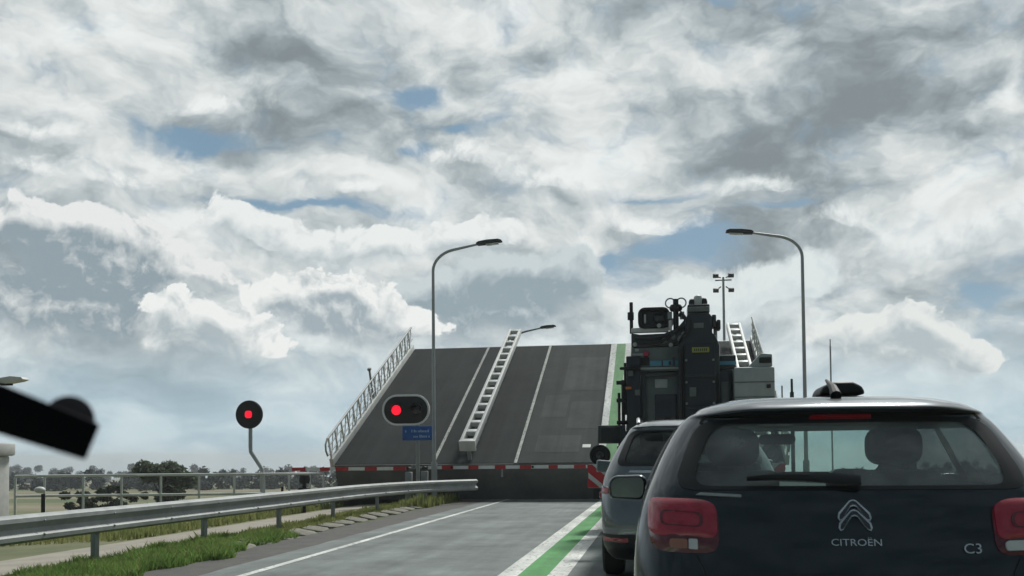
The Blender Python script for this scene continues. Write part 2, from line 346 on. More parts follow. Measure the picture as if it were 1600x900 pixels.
M['paint_g'] = worn('road_paint_green', (0.12, 0.34, 0.125), (0.085, 0.26, 0.095), under=(0.15, 0.19, 0.15), chips=.04, stretch=(2, .3, 1), patch=.2)
M['paint_old'] = worn('old_line_paint', (0.50, 0.51, 0.47), (0.34, 0.35, 0.33), under=(0.07, 0.075, 0.07), chips=.06, stretch=(2, .3, 1), patch=.2)
M['deck'] = worn('leaf_deck_coat', (0.031, 0.0375, 0.037), (0.024, 0.0295, 0.029), stretch=(1.6, .05, .05), spec=.12, rough=.85)
M['deckworn'] = worn('leaf_deck_worn', (0.054, 0.063, 0.061), (0.041, 0.0485, 0.0475), stretch=(1.6, .05, .05), spec=.12, rough=.85)
M['darksteel'] = mat('dark_steel', (0.035, 0.04, 0.04), 0.6, scale=2, col2=(0.022, 0.027, 0.027))
M['abut'] = mat('abutment_concrete', (0.10, 0.093, 0.085), 0.9, scale=2, col2=(0.05, 0.048, 0.045), bump=0.3)
M['galv'] = mat('galvanised_steel', (0.40, 0.42, 0.41), 0.62, 0.25, scale=3, col2=(0.26, 0.275, 0.27), bump=0.08, bscale=14)
M['galvdull'] = mat('weathered_galvanised', (0.34, 0.36, 0.36), 0.55, 0.4, scale=4, col2=(0.24, 0.26, 0.26))
M['whitesteel'] = mat('white_painted_steel', (0.66, 0.67, 0.64), 0.5, scale=2.5, col2=(0.48, 0.5, 0.48))
M['fence'] = mat('faded_fence_paint', (0.68, 0.71, 0.68), 0.6, scale=3, col2=(0.5, 0.53, 0.51))
M['pole'] = mat('lamp_pole_grey', (0.44, 0.46, 0.46), 0.5, 0.2, scale=3, col2=(0.34, 0.36, 0.36))
M['dark'] = mat('matt_black', (0.012, 0.013, 0.014), 0.55, scale=6, col2=(0.007, 0.008, 0.009))
M['rubber'] = mat('tyre_rubber', (0.018, 0.018, 0.018), 0.85, scale=10)
M['red'] = mat('barrier_red', (0.58, 0.03, 0.04), 0.5, scale=5, col2=(0.45, 0.025, 0.03))
M['white'] = mat('barrier_white', (0.86, 0.86, 0.83), 0.5, scale=5, col2=(0.7, 0.71, 0.69))
M['blue'] = mat('sign_blue', (0.01, 0.095, 0.36), 0.45, scale=4)
M['signtext'] = mat('sign_lettering', (0.32, 0.45, 0.66), 0.5, scale=6)
M['lampred'] = mat('red_signal_light', (0.5, 0.0, 0.02), 0.3, emit=(1.0, 0.012, 0.04), estr=1.0)
M['lampoff'] = mat('unlit_lens', (0.008, 0.008, 0.012), 0.12, coat=0.5)
M['rim'] = mat('signal_rim_white', (0.88, 0.88, 0.88), 0.5, scale=5, col2=(0.72, 0.73, 0.74))
M['concrete'] = mat('pale_concrete', (0.27, 0.255, 0.22), 0.9, scale=9, col2=(0.13, 0.13, 0.10), bump=0.4, bscale=50)
M['pathm'] = mat('pinkish_path', (0.36, 0.33, 0.27), 0.9, scale=1.5, col2=(0.26, 0.235, 0.20), bump=0.2)
M['pillarm'] = mat('white_pillar_paint', (0.6, 0.6, 0.57), 0.7, scale=2.5, col2=(0.4, 0.41, 0.4))
M['carpaint'] = mat('black_blue_car_paint', (0.025, 0.033, 0.040), 0.33, 0.85, scale=3, coat=1.0, cior=1.5)
M['suvpaint'] = mat('dark_grey_car_paint', (0.12, 0.137, 0.147), 0.38, 0.75, scale=3, coat=1.0, cior=1.95)
M['trim'] = mat('black_car_trim', (0.012, 0.013, 0.014), 0.5, scale=8)
M['chrome'] = mat('chrome', (0.75, 0.76, 0.76), 0.18, 1.0, var=0.05)
M['lensred'] = mat('red_lamp_lens', (0.42, 0.014, 0.04), 0.16, scale=20, coat=1.0, col2=(0.30, 0.009, 0.025))
M['lensdark'] = mat('dark_red_lamp_lens', (0.10, 0.007, 0.015), 0.16, scale=20, coat=1.0)
M['lensamber'] = mat('amber_lamp_lens', (0.34, 0.13, 0.08), 0.2, coat=1.0)
M['lenswhite'] = mat('clear_lamp_lens', (0.62, 0.64, 0.62), 0.2, coat=1.0)
M['brake3'] = mat('unlit_high_brake_lamp', (0.34, 0.012, 0.02), 0.3)
M['glassrear'] = glass('tinted_rear_glass', (0.68, 0.78, 0.75), 0.02, 0.40)
M['glassclear'] = glass('clear_car_glass', (0.74, 0.92, 0.86), 0.02, 0.03)
M['glassdark'] = glass('dark_car_glass', (0.16, 0.18, 0.18), 0.03, 0.10)
M['seat'] = mat('grey_seat_cloth', (0.09, 0.10, 0.102), 0.9, scale=12)
M['seatlight'] = mat('pale_seat_cloth', (0.12, 0.13, 0.13), 0.9, scale=12)
M['mirror'] = mat('mirror_glass', (0.13, 0.15, 0.15), 0.08, 1.0, var=0.04)
M['tgreen'] = mat('machine_dark_green', (0.016, 0.025, 0.026), 0.38, scale=3, col2=(0.008, 0.012, 0.014), coat=0.5)
M['tnavy'] = mat('machine_dark_navy', (0.009, 0.014, 0.02), 0.45, scale=3, coat=0.2)
M['tgrey'] = mat('machine_grey_panel', (0.17, 0.195, 0.188), 0.5, scale=2.5, col2=(0.09, 0.108, 0.104))
M['tpale'] = mat('machine_pale_box', (0.46, 0.49, 0.47), 0.55, scale=2.5, col2=(0.34, 0.37, 0.36))
M['twhite'] = mat('machine_white', (0.6, 0.6, 0.58), 0.5, scale=5)
M['tblue'] = mat('machine_blue_strip', (0.10, 0.30, 0.42), 0.5, scale=4)
M['tyellow'] = mat('machine_yellow_plate', (0.36, 0.36, 0.05), 0.5, scale=4)
M['torange'] = mat('orange_marker', (0.6, 0.17, 0.03), 0.4)
def leafmat(name, c1, c2, scale=1.2):
    m = mat(name, c1, 0.75, scale=scale, col2=c2, spec=0.25)
    nt = m.node_tree; b = nt.nodes['Principled BSDF']; o = nt.nodes['Material Output']          # thin leaves let light through
    tr = nt.nodes.new('ShaderNodeBsdfTranslucent'); mx = nt.nodes.new('ShaderNodeMixShader'); mx.inputs[0].default_value = 0.45
    nt.links.new(b.inputs['Base Color'].links[0].from_socket, tr.inputs[0]); nt.links.new(b.outputs[0], mx.inputs[1]); nt.links.new(tr.outputs[0], mx.inputs[2]); nt.links.new(mx.outputs[0], o.inputs[0])
    return m
M['grass'] = leafmat('grass_blades', (0.28, 0.42, 0.12), (0.15, 0.25, 0.07), 1.1)
M['drygrass'] = leafmat('dry_grass', (0.33, 0.33, 0.13), (0.17, 0.22, 0.075), 1.2)
M['grassbase'] = mat('verge_soil', (0.085, 0.13, 0.04), 0.95, scale=2.0, col2=(0.09, 0.085, 0.055), bump=0.5)
M['willow'] = leafmat('willow_leaves', (0.12, 0.15, 0.085), (0.06, 0.085, 0.045), 0.9)
M['hedge'] = leafmat('dark_shrub_leaves', (0.06, 0.08, 0.04), (0.028, 0.04, 0.022), 0.7)
M['fartree'] = leafmat('far_wood_leaves', (0.045, 0.068, 0.060), (0.026, 0.042, 0.042), 0.05)  # bluish tint puts some distance haze into the leaf colour
M['bark'] = mat('bark', (0.08, 0.065, 0.05), 0.9, bump=0.5, bscale=20)

M['endplate'] = mat('leaf_end_steel', (0.135, 0.15, 0.14), 0.7, scale=1.5, col2=(0.085, 0.097, 0.092))
M['badgefill'] = mat('badge_shadow', (0.10, 0.105, 0.11), 0.3, 0.9)  # darker fill that paints the shading inside the chrome chevrons
M['mountblack'] = mat('mount_black', (0.002, 0.002, 0.003), 0.7, spec=0.1)
M['leafgreen'] = worn('leaf_green_paint', (0.15, 0.33, 0.15), (0.11, 0.26, 0.115), under=(0.1, 0.14, 0.1), chips=.03, stretch=(2, .3, .3), patch=.2)

# ------------------------------------------------------------------ ground, road, markings
def gz(x, y):
    """height of the land: an embankment carrying the road, fields falling away beyond it, a canal under the bridge"""
    xl = -5.7 - x; xr = x - 3.2
    d = max(xl, xr)
    if d <= 0: z = -0.012
    elif d < 1.4: z = -0.012 - 0.05 * d / 1.4
    elif d < 6.5: z = -0.062 - 0.26 * (d - 1.4) / 5.1
    elif d < 14: z = -0.322 - 1.2 * (d - 6.5) / 7.5
    else: z = -1.522
    z -= 0.0193 * max(0.0, y - 26) * min(1.0, max(0.0, d - 5.0) / 9.0 + (1.0 if y > 60 else 0.0))
    if 28.45 < y < 47: z = min(z, -3.6)
    return z
ys = sorted(set([-60, -30, -15] + [round(-8 + 0.5 * i, 2) for i in range(73)] + [28.4, 28.46, 29, 32, 40, 46.9, 47, 48, 52, 58, 66, 76, 90, 110, 140, 180, 240, 320, 450, 650, 950, 1400, 2200]))
xsr = [0.0, .6, 1.2, 1.8, 2.4, 3.0, 3.2, 3.8, 4.6, 5.4, 6.4, 7.5, 9, 10.5, 12, 14, 17, 21, 27, 35, 50, 75, 110, 170, 280, 500, 900, 1700, 3500]
xsl = [-.6, -1.2, -2, -3, -4, -5, -5.7, -6, -6.4, -6.8, -7.1, -7.6, -8.2, -9, -10, -11, -12.2, -13.5, -15, -17, -20, -25, -32, -45, -70, -110, -180, -300, -520, -900, -1700, -3500]
xs = sorted(xsl + xsr)
mb = MB()
mb.add([(x, y, gz(x, y)) for y in ys for x in xs], [(j * len(xs) + i, j * len(xs) + i + 1, (j + 1) * len(xs) + i + 1, (j + 1) * len(xs) + i) for j in range(len(ys) - 1) for i in range(len(xs) - 1)])
def land_mat():
    m = mat('field_land', (0.15, 0.15, 0.07), 0.95, scale=0.05, col2=(0.20, 0.17, 0.115), bump=0.0)
    nt = m.node_tree; b = nt.nodes['Principled BSDF']
    geo = nt.nodes.new('ShaderNodeNewGeometry'); sp = nt.nodes.new('ShaderNodeSeparateXYZ'); nt.links.new(geo.outputs['Position'], sp.inputs[0])
    # crop bands: green pasture, bleached stubble and bare tan strips running across the fields
    nn = nt.nodes.new('ShaderNodeTexNoise'); nn.inputs['Scale'].default_value = 0.06; nn.inputs['Detail'].default_value = 7
    mp = nt.nodes.new('ShaderNodeMapping'); mp.inputs['Scale'].default_value = (0.35, 1.3, 1); nt.links.new(geo.outputs['Position'], mp.inputs[0]); nt.links.new(mp.outputs[0], nn.inputs['Vector'])
    rp = nt.nodes.new('ShaderNodeValToRGB'); e = rp.color_ramp.elements
    e[0].position = 0.36; e[0].color = (0.085, 0.115, 0.042, 1); e[1].position = 0.62; e[1].color = (0.24, 0.205, 0.14, 1)
    k = e.new(0.5); k.color = (0.17, 0.165, 0.085, 1)
    nt.links.new(nn.outputs['Fac'], rp.inputs[0])
    n2 = nt.nodes.new('ShaderNodeTexNoise'); n2.inputs['Scale'].default_value = 2.5; n2.inputs['Detail'].default_value = 8; nt.links.new(geo.outputs['Position'], n2.inputs['Vector'])
    mx = nt.nodes.new('ShaderNodeMix'); mx.data_type = 'RGBA'; mx.blend_type = 'MULTIPLY'; mx.inputs[0].default_value = 0.7
    r2 = nt.nodes.new('ShaderNodeMapRange'); r2.inputs[3].default_value = 0.5; r2.inputs[4].default_value = 1.4; nt.links.new(n2.outputs['Fac'], r2.inputs[0])
    nt.links.new(rp.outputs[0], mx.inputs[6]); nt.links.new(r2.outputs[0], mx.inputs[7]); nt.links.new(mx.outputs[2], b.inputs['Base Color'])
    return m
M['land'] = land_mat()
mb.build('ground', M['land'], kind='structure', angle=60)
MB().add([(-300, 28.47, -2.4), (300, 28.47, -2.4), (300, 46.95, -2.4), (-300, 46.95, -2.4)], [(0, 1, 2, 3)]).build('canal_water', mat('canal_water', (0.03, 0.045, 0.045), 0.08, bump=0.25, bscale=3), kind='structure')
def strip(name, pts_l, pts_r, m, z, kind='structure'):
    n = len(pts_l)
    vs = [(x, y, z) for x, y in pts_l] + [(x, y, z) for x, y in pts_r]
    return MB().add(vs, [(i, i + 1, n + i + 1, n + i) for i in range(n - 1)]).build(name, m, kind=kind, smooth=False)
def wob(x, y0, y1, st, a, seed):
    r = random.Random(seed); return [(x + r.uniform(-a, a), y0 + (y1 - y0) * i / st) for i in range(st + 1)]
YE = 28.35
strip('road_shoulder', wob(-5.75, -30, YE, 140, .07, 1), wob(3.15, -30, YE, 140, .07, 2), M['shoulder'], 0.0)
strip('road', wob(-4.95, -30, YE, 140, .035, 3), wob(2.35, -30, YE, 140, .03, 4), M['asphalt'], 0.004)
strip('edge_line', [(-4.49, -30), (-4.49, YE)], [(-4.38, -30), (-4.38, YE)], M['paint_w'], 0.008)
strip('edge_line', [(1.75, -30), (1.75, YE)], [(1.89, -30), (1.89, YE)], M['paint_w'], 0.008)
strip('centre_line', [(-1.70, -30), (-1.70, YE)], [(-1.49, -30), (-1.49, YE)], M['paint_w'], 0.008)
strip('green_centre_band', [(-1.49, -30), (-1.49, YE)], [(-1.18, -30), (-1.18, YE)], M['paint_g'], 0.008)
strip('centre_line', [(-1.18, -30), (-1.18, YE)], [(-0.97, -30), (-0.97, YE)], M['paint_w'], 0.008)
strip('joint_strip', [(-5.6, YE), (3.1, YE)], [(-5.6, YE + .1), (3.1, YE + .1)], M['darksteel'], 0.006)
# bike path behind the rail
pl = [(-9.2, -10), (-9.2, 12), (-9.0, 20), (-8.9, 28.2)]; pr = [(-7.55, -10), (-7.5, 12), (-7.35, 20), (-7.3, 28.2)]
n = len(pl); pvs = []
pL = []; pR = []
for a, b in ((pl, pL), (pr, pR)):
    for (x0, y0), (x1, y1) in zip(a[:-1], a[1:]):
        for k in range(8): b.append((x0 + (x1 - x0) * k / 8, y0 + (y1 - y0) * k / 8))
    b.append(a[-1])
mb = MB(); rows = []
for (xl_, y), (xr_, _) in zip(pL, pR):
    rows.append([(xl_ + (xr_ - xl_) * k / 6, y, gz(xl_ + (xr_ - xl_) * k / 6, y) + 0.02) for k in range(7)])
mb.add([p for r in rows for p in r], [(i * 7 + k, i * 7 + k + 1, (i + 1) * 7 + k + 1, (i + 1) * 7 + k) for i in range(len(rows) - 1) for k in range(6)])
mb.build('bike_path', M['pathm'], kind='structure')
# far bank road beyond the bridge
strip('road_beyond', [(-4.9, 47.2), (-4.9, 400)], [(2.4, 47.2), (2.4, 400)], M['asphalt'], -0.006)

# ------------------------------------------------------------------ abutment that carries the hinge of the bridge
ab = thing('bridge_abutment', 'low dark concrete abutment under the raised bridge end', 'abutment', (-2.5, 28.6, 0))
MB().span(-9.9, 4.4, 28.46, 29.6, -3.5, -0.35).build('abutment_wall', M['abut'], ab, bevel=.03)
MB().span(-9.7, -5.8, 27.85, 28.44, -0.4, 0.32).build('pier_block', M['abut'], ab, bevel=.03)
ab2 = thing('bridge_abutment', 'far bank abutment hidden behind the raised leaf', 'abutment', (-2.5, 47.3, 0))
MB().span(-9.9, 4.4, 46.4, 47.15, -3.5, -0.02).build('abutment_wall', M['abut'], ab2, bevel=.03)

# ------------------------------------------------------------------ the raised leaf
A = R(25.2); ca, sa = math.cos(A), math.sin(A)
HY, HZ, LEN = 27.0, 1.08, 10.35
def L(x, t, n=0.0):                 # x across, t along the leaf, n out of the deck
    return Vector((x, HY + t * ca - n * sa, HZ + t * sa + n * ca))
LR = Matrix.Rotation(A, 3, 'X')
leaf = thing('drawbridge', 'raised grey bridge leaf tilted up with white railings and painted lane lines', 'bridge', (-2.75, HY, HZ))
XL, XRr = -9.40, 3.36
def lbox(mb, x0, x1, t0, t1, n0, n1):
    return mb.box(L((x0 + x1) / 2, (t0 + t1) / 2, (n0 + n1) / 2), (x1 - x0, t1 - t0, n1 - n0), LR)
lbox(MB(), XL, XRr, 0.02, LEN, -0.32, 0).build('deck', M['deck'], leaf, smooth=False)
mb = MB()
for gx in (-8.6, -5.4, -2.75, -0.1, 2.6): lbox(mb, gx - .12, gx + .12, 0.06, LEN - .4, -1.12, -0.323)
for t in (0.5, 3.4, 6.3, 9.2): lbox(mb, XL + .9, XRr - .7, t, t + .12, -0.8, -0.326)
build_each(mb, 'girder', M['darksteel'], leaf, smooth=False)
mb = MB(); lbox(mb, XL, XRr, -0.03, 0.02, -1.14, -0.012)
mb.build('end_plate', M['endplate'], leaf, smooth=False)
mb = MB(); lbox(mb, XL, XRr, LEN, LEN + .04, -0.32, 0.01); mb.build('tip_plate', M['galvdull'], leaf, smooth=False)
def lsheet(name, x0, x1, t0, t1, m, n=0.005):
    return MB().add([L(x0, t0, n), L(x1, t0, n), L(x1, t1, n), L(x0, t1, n)], [(0, 1, 2, 3)]).build(name, m, leaf, smooth=False)
lsheet('lane_surface', -3.98, -1.8, 0.0, LEN, M['deckworn'])
lsheet('lane_surface', -0.6, 1.6, 0.0, LEN, M['deckworn'])
# worn rectangular patches, expansion strips and a small white stud plate in the lane
mp_ = worn('deck_patch', (0.074, 0.084, 0.081), (0.054, 0.062, 0.060), stretch=(1.6, .05, .05), spec=.12, rough=.85)
for (x0, x1, t0, t1) in ((-3.2, -1.85, 5.6, 8.9), (-2.8, -1.85, 2.4, 4.6), (-3.7, -2.9, 3.3, 5.2), (-3.6, -2.3, .7, 1.9)):
    lsheet('deck_patch', x0, x1, t0, t1, mp_, 0.009)
lsheet('reflector_plate', -2.22, -1.98, 1.0, 1.22, M['whitesteel'], 0.013)
lsheet('lane_line', -6.50, -6.41, 0.05, LEN, M['paint_old'], 0.009)
lsheet('lane_line', -4.10, -4.01, 0.0, LEN, M['paint_old'], 0.009)
lsheet('lane_line', -1.74, -1.53, 0.0, LEN, M['paint_w'], 0.009)
lsheet('green_band', -1.53, -1.20, 0.0, LEN, M['leafgreen'], 0.009)
lsheet('lane_line', -1.20, -0.99, 0.0, LEN, M['paint_w'], 0.009)
lsheet('lane_line', 1.72, 1.86, 0.0, LEN, M['paint_w'], 0.009)
def leaf_guard(x0, x1, t0, t1):
    mb = MB(); lbox(mb, x0 - .045, x0 + .045, t0, t1, 0.44, 0.66)
    g = mb.build('guard_rail', M['whitesteel'], leaf, bevel=.012)
    mb = MB(); lbox(mb, x1 - .045, x1 + .045, t0, t1, 0.44, 0.66); mb.build('beam', M['whitesteel'], g, bevel=.012)
    mp2 = MB(); n = int((t1 - t0) / 0.66)
    for i in range(n + 1):
        t = t0 + .08 + (t1 - t0 - .16) * i / n
        lbox(mp2, x0 + .045, x1 - .045, t - .09, t + .09, 0.50, 0.64)
    build_each(mp2, 'spacer', M['whitesteel'], g, bevel=.008)
    mp3 = MB()
    for i in range(0, n + 1, 2):
        t = t0 + .08 + (t1 - t0 - .16) * i / n
        lbox(mp3, (x0 + x1) / 2 - .05, (x0 + x1) / 2 + .05, t - .05, t + .05, 0.012, 0.5)
    build_each(mp3, 'post', M['galvdull'], g)
    mp4 = MB(); lbox(mp4, x0 - .045, x1 + .045, t0 - .1, t0 - .002, 0.36, 0.68); mp4.build('end_plate', M['whitesteel'], g, bevel=.01)
leaf_guard(-5.60, -5.22, 0.15, LEN + .18)
leaf_guard(2.56, 2.98, 0.15, LEN + .18)
def leaf_railing(x, s):
    g = MB().tube([L(x, -.1, .86), L(x, LEN + .1, .86)], .035, 8).build('railing', M['galv'], leaf)
    mb = MB()
    for n_ in (.62, .40): mb.tube([L(x, -.1, n_), L(x, LEN + .1, n_)], .022, 8)
    build_each(mb, 'rail', M['galv'], g)
    mp = MB(); t = 0.0
    while t <= LEN + .05:
        mp.box(L(x, t, .37), (.045, .06, .94), LR); t += 0.62
    build_each(mp, 'post', M['whitesteel'], g, bevel=.006)
    mk = MB(); lbox(mk, x - .06, x + .06, -.05, LEN, -.10, .20); mk.build('kick_plate', M['whitesteel'], g, bevel=.01)
    md = MB(); t = 0.0; k = 0
    while t < LEN - .5:
        md.tube([L(x, t, .2), L(x, t + .43, .82)], .017, 6); md.tube([L(x, t + .43, .2), L(x, t + .86, .82)], .017, 6); t += 0.86
    build_each(md, 'infill_bar', M['whitesteel'], g)
    mq = MB(); mq.tube([L(x, -.1, .86), L(x, -.30, .78), L(x, -.34, .6), L(x, -.28, .42), L(x, -.1, .40)], .028, 8); mq.build('end_loop', M['galv'], g)
    if s < 0:
        me = MB(); me.box(L(x - .08, LEN * .47, .58), (.06, .08, 1.14), LR); me.box(L(x - .08, LEN * .47, 1.19), (.11, .12, .08), LR); me.build('tall_post', M['galvdull'], g, bevel=.01)
leaf_railing(XL - .065, -1); leaf_railing(XRr + .065, 1)

# ------------------------------------------------------------------ left guard rail
rail = thing('guard_rail', 'long pale steel guard rail on short posts along the left verge', 'guard rail', (-6.7, 10, 0))
path = [(-6.85, -12), (-6.84, -4), (-6.83, 4), (-6.80, 8), (-6.76, 11), (-6.66, 14), (-6.58, 17), (-6.50, 20), (-6.32, 22.4), (-5.92, 24.2), (-5.40, 25.4), (-5.02, 26.05)]
def smoothpath(P, n=10):
    out = []
    for i in range(len(P) - 1):
        p0 = Vector(P[max(0, i - 1)]); p1 = Vector(P[i]); p2 = Vector(P[i + 1]); p3 = Vector(P[min(len(P) - 1, i + 2)])
        for k in range(n):
            t = k / n; out.append(0.5 * ((2 * p1) + (p2 - p0) * t + (2 * p0 - 5 * p1 + 4 * p2 - p3) * t * t + (3 * p1 - p0 - 3 * p2 + p3) * t ** 3))
    out.append(Vector(P[-1])); return out
sp_ = smoothpath(path)
prof = [(-.01, .68), (.03, .675), (.082, .645), (.085, .60), (.03, .565), (.01, .525), (.03, .485), (.085, .45), (.082, .405), (.03, .375), (-.01, .37), (-.014, .374), (.02, .382), (.07, .41), (.073, .445), (.02, .48), (-.003, .525), (.02, .57), (.073, .605), (.07, .64), (.02, .668), (-.014, .676)]
mb = MB(); vs = []
for i, p in enumerate(sp_):
    a = sp_[max(0, i - 1)]; b = sp_[min(len(sp_) - 1, i + 1)]; t = (b - a).normalized(); nn_ = Vector((t.y, -t.x))
    dz = -0.03 * max(0, (p.y - 20) / 7)
    for (o_, z) in prof: vs.append((p.x + nn_.x * o_, p.y + nn_.y * o_, z + dz))
K = len(prof)
mb.add(vs, [(i * K + k, i * K + (k + 1) % K, (i + 1) * K + (k + 1) % K, (i + 1) * K + k) for i in range(len(sp_) - 1) for k in range(K)] + [tuple(range(K)), tuple((len(sp_) - 1) * K + k for k in range(K))[::-1]])
mb.build('beam', M['galv'], rail, angle=40)
def along(y):
    for a, b in zip(sp_[:-1], sp_[1:]):
        if a.y <= y <= b.y: return a.x + (b.x - a.x) * (y - a.y) / (b.y - a.y)
yy = -10.5
while yy < 26.0:
    x = along(yy)
    m_ = MB(); m_.span(x - .1, x - .04, yy - .05, yy + .05, -.25, .66); m_.span(x - .04, x + .004, yy - .07, yy + .07, .44, .61)
    m_.build('post', M['galvdull'], rail, bevel=.008)
    yy += 2.67
mb = MB(); yy = -9
while yy < 25:
    x = along(yy)
    for z in (.60, .45): mb.ball((x + .085, yy, z), .016, 8, 6)
    yy += 1.335
build_each(mb, 'bolt', M['galvdull'], rail)

# kerb slabs between verge and shoulder
slab_label = 'weathered concrete kerb slab lying in the dry grass along the road edge'
for i in range(17):
    y = 12.9 + i * .82; x = -5.9 - 0.022 * (y - 13) + random.uniform(-.03, .03)
    w, d, h = .42 + random.uniform(-.05, .05), .66 + random.uniform(-.08, .05), .1
    me_ = MB(); poly = [(-w / 2, -d / 2 + .1), (-w / 2 + .1, -d / 2), (w / 2 - .08, -d / 2 + .02), (w / 2, -d / 2 + .12), (w / 2 - .02, d / 2 - .1), (w / 2 - .12, d / 2), (-w / 2 + .06, d / 2 - .03), (-w / 2, d / 2 - .12)]
    poly = [(p[0] + random.uniform(-.03, .03), p[1] + random.uniform(-.03, .03)) for p in poly]
    rt = Matrix.Rotation(random.uniform(-.1, .1), 3, 'Z') @ Matrix.Rotation(R(random.uniform(6, 12)), 3, 'Y')
    me_.prism(poly, (0, 0, h), (0, 0, 0), (1, 0, 0), (0, 1, 0))
    me_.v = [tuple(Vector((x, y, -.058)) + rt @ Vector(p)) for p in me_.v]
    o = me_.build('kerb_slab', M['concrete'], None, bevel=.02)
    tag(o, slab_label, 'kerb slab', 'kerb slabs along the left road edge'); o['kind'] = 'thing'

# ------------------------------------------------------------------ barriers
def barrier(x0, x1, y, z, cols, label, pivot_x, back):
    base = gz(pivot_x, y)
    t = thing('boom_barrier', label, 'barrier', (pivot_x, y, base))
    hs = MB().span(pivot_x - .09, pivot_x + .09, y - .1, y + .1, base, z - .1)
    hs.build('housing', M['galvdull'], t, bevel=.02)
    mw = MB(); mw.tube([(pivot_x, y - .13, z), (pivot_x, y + .13, z)], .045, 12); mw.build('pivot', M['dark'], t)
    mbk = MB(); mbk.span(min(pivot_x, back), max(pivot_x, back), y - .128, y - .104, z - .02, z + .03); mbk.span(back - .05, back + .05, y - .15, y - .10, z - .02, z + .1); mbk.build('counterweight', M['galvdull'], t, bevel=.01)
    L_ = x1 - x0; pos = x0
    arm_w = MB(); arm_r = MB()
    for (frac, c) in cols:
        (arm_r if c == 'r' else arm_w).span(pos, pos + frac * L_, y - .027, y + .027, z - .050, z + .050); pos += frac * L_
    a = MB().span(x0, x1, y - .024, y + .024, z - .047, z + .047).build('arm', M['white'], t, smooth=False)
    build_each(arm_r, 'red_band', M['red'], a, smooth=False)
    return t
bands = []
for w_, c in ((58, 'w'), (55, 'r'), (63, 'w'), (50, 'r'), (67, 'w'), (53, 'r'), (57, 'w'), (55, 'r'), (70, 'w'), (45, 'r'), (65, 'w'), (56, 'r'), (60, 'w'), (50, 'r'), (60, 'w'), (50, 'r')): bands.append(((w_ - 5 if c == 'r' else w_ + 5) / 914, c))
b1_ = barrier(-6.50, -0.60, 26.6, .975, bands, 'long red and white barrier arm lowered across the road lanes', -6.60, -6.85)
mb = MB()
for x in (-5.80, -3.50): mb.lathe([(0, -.05), (.035, -.05), (.035, 0), (0, 0)], (x, 26.572, .975), 'Y', 10)
build_each(mb, 'warning_lamp', M['dark'], b1_)
MB().span(-4.40, -4.35, 26.58, 26.62, .70, .918).build('drop_foot', M['galvdull'], b1_)
lb = [(56 / 400, 'r'), (58 / 400, 'w'), (40 / 400, 'r'), (22 / 400, 'w'), (52 / 400, 'r'), (65 / 400, 'w'), (48 / 400, 'r'), (64 / 400, 'w'), (49 / 400, 'r')]
lb = [(f / sum(q for q, _ in lb), c) for f, c in lb]
b2_ = barrier(-10.55, -7.15, 26.6, .955, lb, 'short red and white barrier arm lowered across the bike path', -7.06, -6.9)
bx_ = thing('signal_box', 'small black lamp unit on a post beneath the end of the short barrier', 'signal', (-9.35, 24.4, -.3))
MB().lathe([(0, -.1), (.12, -.1), (.15, 0), (.13, .12), (0, .12)], (-9.33, 24.4, .70), 'Z', 14).build('lamp_head', M['dark'], bx_)
MB().span(-9.48, -9.2, 24.28, 24.52, .32, .5).build('lamp_base', M['dark'], bx_, bevel=.04)
MB().tube([(-9.34, 24.4, -.45), (-9.34, 24.4, .7)], .05, 10).build('post', M['dark'], bx_)
p_ = thing('marker_post', 'thin dark post standing left of the black lamp unit', 'post', (-9.87, 24.2, -.3))
MB().tube([(-9.87, 24.2, -.4), (-9.87, 24.2, .52)], .035, 8).build('shaft', M['dark'], p_)
MB().tube([(-9.87, 24.2, .521), (-9.87, 24.2, .6)], .045, 8).build('cap', M['galvdull'], p_)

# ------------------------------------------------------------------ bridge signals
sg = thing('bridge_signal', 'oval black traffic signal with one red light lit beside the bridge', 'traffic signal', (-6.85, 26.2, 0))
cx, cz = -7.02, 2.60
yb = 26.14
MB().prism(stadium(1.30, .80, .39), (0, .05, 0), (cx, yb, cz)).build('backboard', M['dark'], sg, bevel=.008)
MB().ring(stadium(1.37, .87, .425), stadium(1.26, .76, .37), (0, .06, 0), (cx, yb - .012, cz)).build('border', M['rim'], sg, bevel=.006)
for sx_, mm, nm in ((-.275, 'lampred', 'red_lamp'), (.31, 'lampoff', 'dark_lamp')):
    MB().lathe([(0, -.05), (.08, -.045), (.13, -.02), (.142, .0), (0, .0)], (cx + sx_, yb - .003, cz), 'Y', 24).build(nm, M[mm], sg)
    h = MB(); rr = [(.18 * math.cos(a), .18 * math.sin(a)) for a in [R(k) for k in range(0, 181, 12)]]; ri = [(.17 * math.cos(a), .17 * math.sin(a)) for a in [R(k) for k in range(180, -1, -12)]]
    h.prism(rr + ri, (0, -.14, 0), (cx + sx_, yb - .004, cz)); h.build('visor', M['dark'], sg)
MB().tube([(-6.72, 26.3, -.2), (-6.72, 26.3, 2.3)], .055, 12).build('post', M['galv'], sg)
MB().span(-7.2, -6.75, 26.195, 26.36, 2.24, 2.36).build('bracket', M['galvdull'], sg, bevel=.01)
sn = thing('name_sign', 'small blue sign with two faint lines of pale lettering under the oval signal', 'sign', (-6.80, 26.14, 1.9))
x0, x1, z0, z1 = -7.12, -6.27, 1.745, 2.14
MB().span(x0, x1, 26.13, 26.155, z0, z1).build('panel', M['blue'], sn, bevel=.008)
mb = MB()
rs = random.Random(5)
